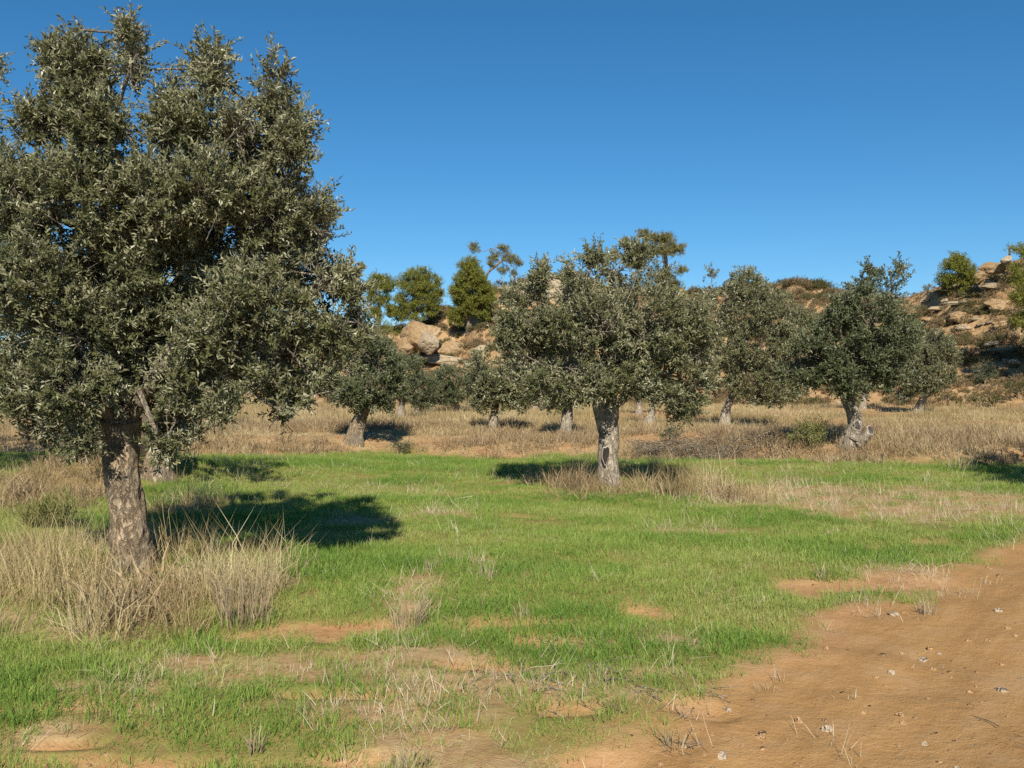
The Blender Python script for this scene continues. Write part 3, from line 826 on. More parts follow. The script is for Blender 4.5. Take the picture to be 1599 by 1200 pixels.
rt, S, x0, d0, z0 = make_tree('olive_tree', 'spreading olive tree with forked pale trunk standing in the green field', 'olive tree', (950, 757),
          [(951, 768, 36), (951, 748, 33), (949, 715, 30), (951, 690, 31), (951, 665, 29), (954, 645, 26), (957, 630, 21)], mid, 23, leaf=(0.062, 0.026), k=20, dens=84, twig=0.24,
          limbs=6, fine=0.02, sides=44, gap=0.40, gthr=-0.12, shrink=0.22, group=OL, bmat='bark_pale', twigs=0.2,
          core=((930, 530, 100, 60), (1010, 540, 70, 50)))
def lp(px, py, dy=0.0): return np.array([(px - 799.5) * S - x0, dy, EYE + (YH - py) * S - z0])
# its hollow scar and the fork that leans to the left
g = Geo(); g.tube([lp(948, 672, -.02), lp(938, 645, -.05), lp(930, 620, -.05), lp(915, 590, 0), lp(890, 560, -.2)], [0.15, 0.11, 0.09, 0.06, 0.03], 16, 34, bark_disp(5, 0.008))
link('limb', g.mesh('fork', (M['bark_pale'],)), rt)
def disc_blob(c, rx, rz, ry, seed, mat, name, parent, nrm=(0, -1, 0.1), n=20):
    """an uneven sunken scar: a shallow dish with a raised rim"""
    rng = np.random.default_rng(seed)
    a = np.arange(n) * 2 * math.pi / n
    nv = norm(np.array(nrm, float)); u = norm(np.cross(nv, [0, 0, 1.0])); w = np.cross(u, nv)
    j = 1 + 0.16 * np.sin(2 * a + seed) + 0.14 * np.sin(3 * a + 2 * seed) + 0.10 * np.sin(5 * a + seed)
    rings = []
    for s_, h_ in ((1.0, -0.05), (0.95, 0.006), (0.86, 0.012), (0.7, -0.006), (0.3, -0.02)):
        rings.append(np.array(c) + u * (rx * s_ * j * np.cos(a))[:, None] + w * (rz * s_ * j * np.sin(a))[:, None] + nv * h_ * ry)
    V = np.vstack(rings + [np.array([c]) - nv * 0.03 * ry])
    ix = np.arange(5 * n).reshape(5, n); nx2 = np.roll(ix, -1, 1)
    Fq = np.stack([ix[:-1], nx2[:-1], nx2[1:], ix[1:]], -1).reshape(-1, 4)
    l = ix[-1]; capf = np.stack([l[0::2], l[1::2], np.roll(l, -2)[0::2], np.full(n // 2, 5 * n)], -1)
    fm = np.concatenate([np.zeros(2 * n), np.ones(2 * n), np.ones(n // 2)])
    return link(name, mesh_from(name, V, np.vstack([Fq, capf]), None, True, (M['rim'], M[mat]), fm), parent)
o = disc_blob(lp(944, 709, -0.185), 0.06, 0.15, 0.7, 3, 'hollow', 'trunk_hollow', rt)
o['label'] = 'dark rotten hollow low on the trunk'

right = [(1360, 425, 20, 20), (1405, 425, 14, 20), (1345, 450, 26, 24), (1390, 460, 32, 34), (1320, 480, 34, 28), (1365, 500, 46, 40), (1310, 520, 42, 38), (1400, 520, 36, 38), (1270, 545, 34, 30),
         (1250, 560, 34, 28), (1300, 570, 40, 34), (1350, 560, 42, 38), (1400, 565, 32, 36), (1230, 580, 20, 18), (1330, 605, 34, 24), (1270, 590, 26, 20), (1420, 530, 20, 28), (1385, 595, 24, 20)]
rt, S, x0, d0, z0 = make_tree('olive_tree', 'olive tree with twisted trunk and two sawn stubs on the bank at right', 'olive tree', (1325, 697),
          [(1322, 706, 30), (1326, 690, 25), (1334, 668, 22), (1334, 650, 22), (1326, 632, 18), (1318, 612, 14)], right, 37, leaf=(0.08, 0.036), k=16, dens=52, twig=0.26,
          limbs=5, fine=0.02, sides=32, gap=0.45, gthr=-0.15, group=OL, bmat='bark_pale', mat='olive_dark', core=((1340, 530, 60, 45),))
for (a, b, w, sl) in (((1327, 682), (1331, 667), 13, -0.1), ((1337, 694), (1351, 674), 12, 0.2)):
    g = Geo(); pa, pb = lp(a[0], a[1], -0.10), lp(b[0], b[1], -0.20)
    pm = (pa + pb) / 2 + np.array([-0.06 * sl, 0.02, -0.02])
    g.tube([pa, pm, pb], [w * S * .85, w * S * .62, w * S * .50], 24, 30, bark_disp(9, 0.05, 0.45, 7))
    st = link('cut_stub', g.mesh('cut_stub', (M['bark_pale'],)), rt)
    f = disc_blob(pb + np.array([0.01, -w * S * .36, 0.03]), w * S * .46, w * S * .60, 1.0, 5, 'cutwood', 'cut_face', st, (sl, -1, 0.45))
# smaller trees: base, trunk path, lobes
def ot(label, base, trunk, lobes, seed, mat='olive_dark', **kw):
    a = dict(leaf=(0.10, 0.046), k=14, dens=38, twig=0.28, limbs=4, fine=0.015, sides=18, gap=0.6, group=OL, bmat='bark_pale', sub=4, shrink=0.02)
    a.update(kw)
    return make_tree('olive_tree', label, 'olive tree', base, trunk, lobes, seed, mat=mat, **a)
ot('olive tree half hidden behind the big foreground trunk, on a dirt mound', (248, 748), [(250, 752, 54), (248, 735, 42), (252, 712, 44), (258, 690, 46)],
   [(150, 640, 70, 60), (240, 560, 80, 70), (330, 600, 60, 50), (290, 640, 36, 40), (200, 480, 80, 70), (300, 480, 70, 60), (100, 560, 70, 60)], 41, leaf=(0.08, 0.034), dens=30, mat='olive', bmat='bark')
ot('olive tree cut off by the left picture edge, only its outer twigs in view', (-330, 800), [(-330, 806, 60), (-326, 700, 46), (-322, 590, 44)],
   [(-14, 80, 22, 30), (-12, 130, 16, 34), (-60, 180, 56, 70), (-120, 110, 60, 70), (-150, 280, 80, 90), (-230, 200, 90, 100), (-300, 330, 110, 110), (-380, 220, 90, 110), (-220, 420, 90, 90), (-400, 420, 90, 90), (-310, 520, 100, 60), (0, 300, 50, 70), (-10, 430, 60, 80), (-20, 560, 66, 60), (-110, 500, 80, 80)],
   43, d=15.0, leaf=(0.065, 0.028), k=18, dens=34, twig=0.22, mat='olive', bmat='bark', sides=24)
ot('olive tree with leaning brown trunk just behind the right edge of the big crown', (553, 690), [(550, 694, 30), (554, 678, 24), (562, 655, 22), (569, 636, 18)],
   [(565, 545, 34, 30), (590, 565, 34, 34), (545, 580, 34, 32), (575, 600, 40, 30), (530, 610, 26, 22), (605, 600, 20, 26), (560, 625, 30, 16), (618, 580, 12, 20), (600, 630, 16, 14)], 45, leaf=(0.085, 0.04), dens=46, bmat='bark')
ot('distant olive tree whose pale trunk shows below the big crown at left', (342, 668), [(342, 670, 20), (344, 658, 15), (348, 640, 12)],
   [(350, 580, 36, 34), (320, 600, 28, 26), (375, 600, 26, 26), (350, 620, 26, 14)], 47)
ot('slim distant olive tree with pale grey trunk below the boulder', (627, 654), [(627, 656, 16), (626, 645, 11), (628, 628, 9)],
   [(630, 585, 24, 24), (645, 575, 18, 18), (615, 605, 16, 18), (635, 612, 20, 14)], 49)
ot('short rounded olive tree with foliage almost to the ground, below the ledge', (652, 646), [(652, 648, 13), (653, 640, 10), (655, 632, 9)],
   [(658, 600, 20, 20), (645, 612, 16, 18), (672, 610, 16, 20), (660, 628, 20, 12)], 51)
ot('distant olive tree with trunk leaning left, below the rock ledge', (716, 643), [(718, 644, 12), (714, 636, 9), (708, 626, 8)],
   [(700, 590, 24, 20), (688, 610, 22, 18), (715, 605, 22, 20), (700, 620, 26, 12), (735, 600, 14, 16)], 53)
ot('olive tree with dark left half and paler right half before the slope', (769, 672), [(769, 675, 17), (770, 662, 13), (772, 648, 12), (774, 636, 10)],
   [(752, 575, 22, 24), (745, 600, 20, 24), (765, 605, 22, 24), (800, 590, 24, 26), (810, 615, 24, 24), (785, 625, 22, 16), (755, 628, 22, 14)], 55, mat='olive')
ot('distant olive tree with thin leaning trunk seen left of the field tree', (836, 640), [(834, 642, 11), (837, 634, 9), (841, 624, 8)],
   [(850, 590, 24, 24), (830, 605, 20, 16), (870, 605, 22, 18), (850, 615, 22, 10)], 57)
ot('olive tree with tall pale trunk under the field tree\'s left boughs', (884, 680), [(883, 684, 23), (884, 668, 17), (886, 650, 17), (887, 634, 14)],
   [(885, 590, 32, 30), (865, 610, 26, 20), (905, 610, 24, 20), (885, 560, 26, 24), (870, 630, 22, 12)], 59, mat='olive')
ot('distant olive tree whose white trunk shows just right of the fork', (998, 647), [(998, 648, 12), (998, 638, 9), (998, 622, 9)],
   [(1000, 590, 26, 22), (985, 605, 18, 14), (1015, 600, 18, 16)], 61)
ot('olive tree with pale stump like base behind the field tree\'s right boughs', (1013, 664), [(1013, 667, 28), (1014, 658, 20), (1017, 648, 10), (1018, 632, 9)],
   [(1020, 600, 26, 22), (1040, 610, 20, 16), (1005, 612, 18, 12)], 63)
ot('tall olive tree with thin upright top between the field tree and stubbed tree', (1133, 646), [(1131, 650, 20), (1134, 640, 13), (1139, 628, 10), (1142, 618, 9)],
   [(1112, 432, 9, 12), (1105, 455, 18, 20), (1130, 470, 34, 30), (1170, 445, 28, 26), (1200, 455, 26, 24), (1160, 490, 44, 36), (1210, 495, 34, 34), (1130, 540, 36, 36), (1185, 545, 44, 40), (1230, 540, 30, 34),
    (1120, 590, 30, 28), (1170, 595, 40, 32), (1215, 600, 36, 30), (1240, 570, 22, 26), (1200, 620, 26, 14), (1250, 500, 22, 22)], 65, d=31.0, mat='olive', leaf=(0.09, 0.042), dens=38, limbs=6)
ot('distant olive tree with bare curved white trunk behind the stubbed tree', (1348, 640), [(1347, 642, 12), (1348, 630, 10), (1352, 614, 10), (1362, 598, 9)],
   [(1385, 560, 30, 30), (1365, 575, 26, 22), (1400, 585, 26, 26), (1345, 560, 26, 26), (1400, 540, 24, 26)], 67)
ot('small olive tree with white leaning trunk at the foot of the rocky slope', (1433, 646), [(1431, 649, 18), (1435, 638, 13), (1440, 622, 11), (1446, 606, 9)],
   [(1462, 540, 22, 24), (1440, 555, 22, 22), (1478, 555, 18, 26), (1450, 580, 26, 24), (1425, 590, 18, 18), (1475, 585, 18, 20), (1450, 605, 22, 14), (1415, 612, 14, 14)], 69, mat='olive')
ot('olive tree beyond the right picture edge throwing its shadow on the field', (1960, 880), [(1960, 890, 80), (1962, 820, 62), (1960, 720, 60)],
   [(1960, 500, 190, 170), (1850, 560, 120, 120), (2070, 540, 120, 130), (1960, 330, 140, 120)], 71, d=12.6, leaf=(0.13, 0.06), dens=16, k=14, mat='olive', bmat='bark')

# ------------------------------------------------------------------ pines on the ridge
PN = 'pines on the ridge'
def pine(label, base, trunk, lobes, seed, mat='pine', **kw):
    a = dict(leaf=(0.20, 0.05), k=16, dens=18.0, twig=0.45, limbs=5, fine=0.01, sides=10, gap=0.55, gthr=-0.06, inner=0.34, shrink=0.15, group=PN, bmat='pine_bark', upshoot=0.3, flare=1.0, up=0.12, sub=3, back=0.8, tree_rad=0.8)
    a.update(kw)
    return make_tree('pine_tree', label, 'pine tree', base, trunk, lobes, seed, mat=mat, **a)
pine('thin yellow green pine peeping out beside the big olive crown', (592, 512), [(592, 514, 6), (592, 480, 5), (593, 455, 4)],
     [(588, 440, 16, 14), (603, 445, 14, 14), (580, 460, 10, 12), (596, 470, 18, 10), (585, 490, 16, 12), (610, 485, 12, 12)], 81, d=88, dens=20)
pine('broad bright green pine with bushy rounded crown above the boulder', (648, 505), [(648, 507, 8), (649, 480, 6), (650, 450, 5)],
     [(655, 430, 22, 14), (636, 442, 20, 16), (672, 445, 20, 18), (655, 455, 28, 20), (635, 470, 22, 18), (672, 475, 20, 18), (650, 490, 26, 14), (622, 490, 14, 14), (686, 460, 8, 12)], 83, d=86)
pine('dense dark green cone shaped pine left of the cliff', (730, 502), [(732, 506, 9), (734, 470, 7), (736, 440, 6), (735, 420, 4)],
     [(733, 415, 18, 14), (735, 435, 26, 20), (720, 455, 20, 22), (752, 455, 20, 22), (735, 475, 26, 18), (715, 488, 16, 14), (755, 485, 18, 16), (764, 468, 10, 14), (712, 500, 14, 10)], 85, d=80, dens=26)
pine('wispy half bare grey pine on the skyline with leaning trunk', (752, 452), [(752, 456, 5), (760, 430, 4), (775, 415, 4), (790, 402, 3)],
     [(740, 386, 10, 9), (786, 388, 12, 9), (772, 400, 12, 8), (798, 402, 16, 10), (808, 412, 10, 8), (790, 422, 16, 7), (808, 428, 12, 7), (766, 412, 9, 7)], 87, mat='pine_grey', d=91, dens=10, gap=0.6, back=0.4, sub=7)
pine('tall umbrella shaped pine on the skyline behind the field tree', (1025, 462), [(1025, 465, 8), (1030, 435, 7), (1040, 410, 6), (1035, 390, 5)],
     [(1010, 368, 22, 10), (985, 380, 20, 10), (1035, 375, 22, 12), (1055, 390, 20, 11), (1000, 392, 26, 10), (1030, 392, 24, 10), (960, 398, 14, 10), (1060, 422, 14, 8), (1040, 430, 20, 9), (1045, 448, 22, 12), (1025, 455, 16, 8), (990, 410, 20, 9)], 89, mat='pine_grey', d=90, dens=18)
pine('green pine with broad base on the right skyline', (1497, 462), [(1497, 464, 7), (1497, 440, 6), (1497, 415, 4)],
     [(1497, 402, 14, 10), (1490, 418, 20, 14), (1508, 420, 16, 16), (1482, 438, 20, 16), (1505, 442, 22, 16), (1520, 438, 10, 14), (1478, 454, 14, 9), (1500, 456, 26, 9)], 91, d=70)
pine('dark pine at the right picture edge leaning over the shaded rocks', (1640, 590), [(1640, 596, 20), (1638, 530, 15), (1632, 450, 11), (1628, 410, 8)],
     [(1610, 395, 24, 16), (1635, 420, 44, 26), (1596, 422, 20, 12), (1630, 460, 46, 24), (1592, 466, 24, 12), (1635, 500, 52, 26), (1592, 502, 22, 12), (1590, 440, 20, 10), (1640, 530, 40, 20)], 93, d=52, leaf=(0.18, 0.04), dens=20)

pine('pine added just beyond the right picture edge to shade the slope', (1690, 580), [(1690, 586, 22), (1688, 520, 17), (1686, 440, 12), (1684, 390, 8)],
     [(1680, 385, 44, 30), (1665, 420, 46, 30), (1705, 425, 50, 34), (1660, 460, 46, 30), (1710, 470, 50, 34), (1670, 500, 50, 30)], 95, d=51, leaf=(0.18, 0.04), dens=14)  # out-of-view pine, added for the shadow it throws on the right slope

# bushes
def bush(label, base, lobes, seed, mat='scrub', name='bush', cat='bush', group=None, **kw):
    a = dict(leaf=(0.10, 0.03), k=12, dens=18, twig=0.22, limbs=3, fine=0.004, sides=8, gap=0.5, bmat='bark', sub=3)
    a.update(kw)
    bx, by = base
    ly = max(l[1] for l in lobes)
    return make_tree(name, label, cat, base, [(bx, by + 2, 4), (bx, (by + ly) / 2, 3), (bx, ly, 2.5)], lobes, seed, mat=mat, group=group, **a)
bush('small round dark green tree on the orange slope at right', (1538, 600), [(1538, 570, 16, 12), (1528, 580, 14, 12), (1550, 580, 13, 13), (1540, 588, 20, 9)], 101, 'olive_dark', 'small_tree', 'tree', dens=12)
bush('leafy green brown bush left of the stubbed olive trunk', (1266, 698), [(1258, 666, 18, 15), (1280, 668, 17, 16), (1268, 682, 28, 14), (1240, 680, 16, 12)], 103, 'weed', leaf=(0.05, 0.016), dens=50)
bush('yellow green grassy bush left of the big trunk', (72, 824), [(70, 803, 32, 20), (104, 797, 26, 24), (44, 810, 20, 14)], 105, 'weed', leaf=(0.10, 0.009), k=16, dens=55, twig=0.2, flare=0.3, upshoot=1.2)
bush('low black shrub shape standing in for a dark shadow on the bank', (628, 710), [(618, 692, 17, 12), (638, 694, 17, 11), (628, 700, 22, 8)], 107, 'rosemary', leaf=(0.04, 0.012), dens=50)  # dark foliage put in as the shadow patch on the bank
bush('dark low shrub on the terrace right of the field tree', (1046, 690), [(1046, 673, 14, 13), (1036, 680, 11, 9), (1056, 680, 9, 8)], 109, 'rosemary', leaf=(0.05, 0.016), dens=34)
bush('dark brown shrub on the bank left of the leafy bush', (1180, 700), [(1172, 676, 24, 14), (1205, 672, 20, 13), (1190, 684, 30, 10)], 111, 'scrub_brown', leaf=(0.05, 0.012), dens=36)
for i, (l, b, lb) in enumerate((('broad olive brown shrub at the foot of the slope below the small round tree', (1530, 636), [(1505, 620, 26, 12), (1535, 622, 24, 12), (1560, 626, 20, 10)]),
                                ('olive brown shrub between the leaning white trunk and the broad shrub', (1480, 634), [(1478, 622, 18, 10), (1494, 626, 14, 8)]),
                                ('brown green shrub at the right picture edge by the track', (1590, 622), [(1580, 606, 20, 12), (1605, 608, 20, 14)]),
                                ('dark shrub on the bare slope above the orange soil', (1542, 634), [(1542, 630, 16, 10), (1552, 634, 10, 6)]))):
    bush(l, b, lb, 113 + 2 * i, 'scrub', dens=14, k=12, leaf=(0.11, 0.03), group='shrubs along the foot of the slope')
for i, (l, b, lb, dd) in enumerate((('small green bush on the skyline between two olives', (1240, 470), [(1238, 458, 14, 9), (1228, 462, 8, 7)], 91),
                                ('rounded yellow green bush on the skyline next to the pale slab', (1266, 470), [(1268, 455, 14, 10), (1284, 462, 14, 6), (1258, 462, 10, 7)], 91),
                                ('tiny dark bush on the skyline left of the stubbed tree', (1316, 468), [(1315, 457, 9, 7)], 91),
                                ('dark bush on the skyline left of the right hand pine', (1455, 466), [(1450, 458, 12, 8), (1462, 460, 12, 8)], 76),
                                ('grey green bush on the skyline beside the field tree\'s top twigs', (868, 442), [(868, 434, 9, 6), (880, 436, 10, 5)], 90),
                                ('green bush at the foot of the bright pine', (600, 520), [(590, 512, 22, 12), (610, 514, 18, 12), (575, 520, 18, 12)], 84),
                                ('dark green bush crowning the right hand outcrop', (1577, 395), [(1576, 388, 10, 8), (1590, 388, 12, 9)], 66))):
    bush(l, b, lb, 131 + 2 * i, 'pine' if i != 2 else 'olive_dark', d=dd, dens=7, leaf=(0.16, 0.04), twig=0.3, group='bushes on the skyline')
print('trees', round(time.time() - T0, 1))

# ------------------------------------------------------------------ rocks
def ico(sub):
    import bmesh
    bm = bmesh.new(); bmesh.ops.create_icosphere(bm, subdivisions=sub, radius=1.0)
    V = np.array([v.co[:] for v in bm.verts]); Fm = np.array([[v.index for v in f.verts] for f in bm.faces]); bm.free()
    return V, Fm
ICO = {s: ico(s) for s in (2, 3, 4, 5)}
def rock_mesh(name, r, seed, sub=4, mat='rock', cuts=9, strata=0.0, rough=0.16, cutr=(0.5, 0.85), lean=0.0):
    V, Fm = ICO[sub]
    rng = np.random.default_rng(seed)
    V = V.copy()
    for _ in range(cuts):                                           # broken faces
        n = norm(rng.normal(0, 1, 3) * np.array([1, 1, 0.8])); o = rng.uniform(*cutr)
        h = V @ n
        V = V - np.clip(h - o, 0, None)[:, None] * n * 0.92
    V[:, 0] += lean * V[:, 2] * np.clip(V[:, 2] + 0.6, 0, 2)
    nz = fbm(V[:, 0] * 1.6 + seed, V[:, 1] * 1.6, V[:, 2] * 1.6, o=4, s=seed % 71)
    V = V * (1 + rough * nz)[:, None]
    V = V * (1 + 0.05 * (1 - 2 * np.abs(fbm(V[:, 0] * 4 + seed, V[:, 1] * 4, V[:, 2] * 7, o=4, s=(seed + 7) % 71))))[:, None]
    if strata:
        lay = np.sin(V[:, 2] * 9 + 1.5 * fbm(V[:, 0] * 1.5, V[:, 1] * 1.5, o=2, s=3) + seed)
        V[:, :2] *= (1 + strata * np.sign(lay) * np.abs(lay) ** 0.4)[:, None]
    return mesh_from(name, V * np.asarray(r), Fm, None, sub < 4 and False or True, (M[mat],))
def rock(label, px, py, rx, ry, seed, mat='rock', d=None, dz=0.0, name='boulder', group=None, depth=1.0, sub=4, strata=0.0, rot=None, cat='rock', lean=0.0, cuts=14, cutr=(0.42, 0.8)):
    if d is None: x, d = hit(px, py + ry * 0.8)
    else: x = (px - 799.5) / K * d
    S = d / K
    if px > 1440: rx, ry = rx * 0.8, ry * 0.85
    me = rock_mesh(name, (rx * S * 1.12, max(rx * S * depth, ry * S), ry * S * 1.2), seed, sub, mat, strata=strata, lean=lean, cuts=cuts, cutr=cutr)
    o = link(name, me, None, (x, d + rx * S * depth * 0.4, EYE + (YH - py) * S + dz))
    o.rotation_euler = (0, (rot or 0), 0)
    return tag(o, label, cat, group)
rock('big rounded ochre boulder with a pale grey face below the bright pine', 652, 527, 36, 34, 219, d=74, depth=0.8, sub=5, strata=0.02, lean=0.22)
rock('pale grey rock face forming the lower right side of the big boulder', 668, 536, 20, 22, 218, 'rock_pale', d=73.2, depth=0.6, sub=5)
rock('low ochre rock forming the left foot of the big boulder', 634, 543, 22, 14, 222, 'rock', d=73.4, depth=0.7, sub=5)
rock('thin flat rock slab standing out from the slope beside the boulder', 618, 513, 12, 4, 203, 'rock_pale', name='rock_slab')
rock('long layered ledge of pale rock under the big boulder', 700, 562, 46, 9, 205, 'rock_pale', name='rock_ledge', depth=0.5, strata=0.08, sub=5)
rock('ledge of ochre rock with shadowed underside below the layered ledge', 722, 574, 26, 7, 207, 'rock', name='rock_ledge', depth=0.6, strata=0.08)
rock('flat ochre ledge left end below the boulder', 650, 556, 32, 7, 209, 'rock', name='rock_ledge', depth=0.5, strata=0.06)
rock('low ochre rock right of the big boulder', 700, 546, 22, 13, 213, 'rock', lean=0.2, sub=5)
rock('grey rounded stone above the right end of the ledge', 752, 546, 10, 7, 213, 'rock_pale')
rock('pale rock left of the grey rounded stone', 741, 537, 9, 6, 215, 'rock_pale')
rock('long pale outcrop along the ridge behind the field tree', 862, 454, 54, 15, 217, 'rock_pale', d=83, name='rock_outcrop', depth=0.3, strata=0.10, sub=5)
rock('pale ridge rock at the left end of the cliff top', 795, 452, 22, 8, 219, 'rock_pale', d=87, name='rock_outcrop', depth=0.5, strata=0.07)
rock('flat ridge slab with a dark underside below the cliff top', 848, 470, 24, 5, 221, 'rock_pale', d=84, name='rock_slab', depth=0.5)
rock('rounded pale rock on the slope below the cliff top', 840, 488, 14, 9, 223, 'rock_pale', d=82)
rock('big smooth pale slab on the skyline left of the stubbed tree', 1272, 477, 40, 15, 225, 'rock_pale', d=82, name='rock_slab', depth=0.6, sub=5)
rock('small pale rock on the ridge right of the tall umbrella pine', 1062, 464, 16, 6, 227, 'rock_pale', d=89)
rock('square ochre slab with pale front on the right slope', 1500, 498, 23, 11, 229, 'rock', name='rock_slab', depth=0.9)
rock('narrow pale slab under the square ochre slab', 1506, 512, 18, 6, 231, 'rock_pale', name='rock_slab')
rock('dark overhanging outcrop on the right skyline', 1556, 418, 24, 14, 233, 'rock', d=66, name='rock_outcrop', depth=0.8, sub=5, strata=0.05)
rock('pale topped rock crowning the right hand outcrop', 1574, 406, 14, 8, 235, 'rock_pale', d=65)
rock('broad shaded rock face beside the dark pine at the right edge', 1562, 478, 34, 15, 237, 'rock', name='rock_outcrop', depth=0.6, sub=5, strata=0.10)
rock('low shaded ledge under the broad rock face at the right edge', 1566, 506, 30, 9, 238, 'rock', name='rock_ledge', depth=0.6, sub=5, strata=0.10)
rock('flat ledge left above the square ochre slab', 1470, 482, 26, 5, 240, 'rock_pale', name='rock_ledge', depth=0.6, strata=0.08)
rock('thin pale ledge crossing the slope under the right hand pine', 1505, 472, 34, 4, 242, 'rock_pale', name='rock_ledge', depth=0.4, strata=0.08)
rock('tilted pale slab on the slope above the small round tree', 1552, 536, 22, 6, 239, 'rock_pale', name='rock_slab', rot=-0.35)
rock('pale rock right of the small round tree', 1584, 566, 14, 7, 241, 'rock_pale')
rock('flat pale rock below and right of the small round tree', 1590, 588, 14, 6, 243, 'rock_pale')
for i, a in enumerate((('jagged tan rock on the right skyline just left of the dark overhang', 1532, 428, 12, 8, 'rock', 68), ('small tan rock on the skyline right of the right hand pine', 1546, 440, 10, 6, 'rock_pale', 67),
                       ('blocky ochre rock half way down the right slope', 1452, 500, 14, 7, 'rock', None), ('pale blocky rock under the right hand pine', 1478, 470, 10, 6, 'rock_pale', None),
                       ('tan slab on the orange slope left of the small round tree', 1503, 560, 14, 5, 'rock', None), ('wide low ledge at the foot of the shaded rocks', 1562, 548, 34, 6, 'rock', None),
                       ('pale ledge over the shaded rocks under the skyline', 1560, 446, 30, 6, 'rock_pale', None))):
    rock(a[0], a[1], a[2], a[3], a[4], 260 + 2 * i, a[5], d=a[6], depth=0.7, strata=0.05)
rng = np.random.default_rng(9)
nr = 0
for i in range(700):                                                # loose rocks: many on the right slope, some elsewhere
    if rng.random() < 0.6: px, py = rng.uniform(1400, 1610), rng.uniform(440, 615)
    else: px, py = rng.uniform(600, 1420), rng.uniform(470, 600)
    x, d = hit(px, py, 30, 110)
    if d > 100 or d < 36: continue
    z = float(H(np.array([x]), np.array([d]))[0])
    s = 0.10 + 0.34 * rng.random() ** 3
    if nr < 12: base_me = rock_mesh('loose_rock', (1, 0.8, 0.6), 300 + nr, 2, ('rock', 'rock_pale')[nr % 2], cuts=6); pool = (pool + [base_me]) if nr else [base_me]
    o = link('loose_rock', pool[nr % len(pool)], None, (x, d, z + 0.1 * s)); o.scale = (s * rng.uniform(.8, 1.6), s, s * rng.uniform(.6, 1.1)); o.rotation_euler = (0, rng.normal(0, .2), rng.random() * 6)
    right_side = x > 22
    tag(o, 'loose sandstone rock lying on the right hand rocky slope' if right_side else 'loose sandstone rock lying on the slope behind the grove', 'rock',
        'loose rocks on the right slope' if right_side else 'loose rocks on the middle slope')
    nr += 1
    if nr >= 260: break

# scrub on the hill
def scrub_mesh(nm, mat, seed, r=0.42, n=34, leaf=(0.16, 0.035)):
    rg = np.random.default_rng(seed)
    d_ = norm(rg.normal(0, 1, (n, 3))); d_[:, 2] = np.abs(d_[:, 2])
    P = d_ * np.array([r, r, r * 0.8]) * (0.3 + 0.6 * rg.random((n, 1)))
    return leaf_mesh(nm, P, d_ + np.array([0, 0, .5]), np.full(n, 0.2), leaf[0], leaf[1], 7, mat, rg)
T_scrub = template_collection('scrub', [scrub_mesh('scrub_clump', m, s) for s, m in enumerate(('scrub', 'scrub_brown', 'scrub_brown', 'scrub_brown', 'scrub'))])
n = 24000
x = rng.uniform(-45, 60, n); y = rng.uniform(34, 96, n)
th = (y - np.interp(x, FOOT_X, FOOT_Y)) / (np.interp(x, RID_X, RID_Y) - np.interp(x, FOOT_X, FOOT_Y))
ok = (th > 0.02) & (th < 1.0) & (rng.random(n) < 0.26 + 0.14 * (x > 22) * (th > 0.15) + 0.6 * sstep(-0.15, 0.35, fbm(x / 4.5, y / 4.5, o=3, s=121)) - 0.35 * (th < 0.10))
x, y = x[ok], y[ok]
scatter('hill_scrub', T_scrub, np.stack([x, y, H(x, y)], -1), (0.5 + 0.9 * rng.random(len(x)) ** 1.5) * (1 + 0.10 * (x > 22)), rng.random(len(x)), 'low brown and olive scrub over the rocky hillside', 7, 0.1)
n = 9000
x = rng.uniform(-30, 50, n); y = rng.uniform(36, 92, n)
th = (y - np.interp(x, FOOT_X, FOOT_Y)) / (np.interp(x, RID_X, RID_Y) - np.interp(x, FOOT_X, FOOT_Y))
ok = (th > 0.0) & (th < 1.0) & (rng.random(n) < 0.35)
x, y = x[ok], y[ok]
T_rub = template_collection('rubble', [rock_mesh('rubble_stone', (0.2, 0.17, 0.13), 400 + s, 2, ('rock', 'rock_pale')[s % 2], cuts=6) for s in range(4)])
scatter('hill_rubble', T_rub, np.stack([x, y, H(x, y)], -1), 0.4 + 0.9 * rng.random(len(x)) ** 2, rng.random(len(x)), 'small broken rubble over the hillside', 8, 0.3)

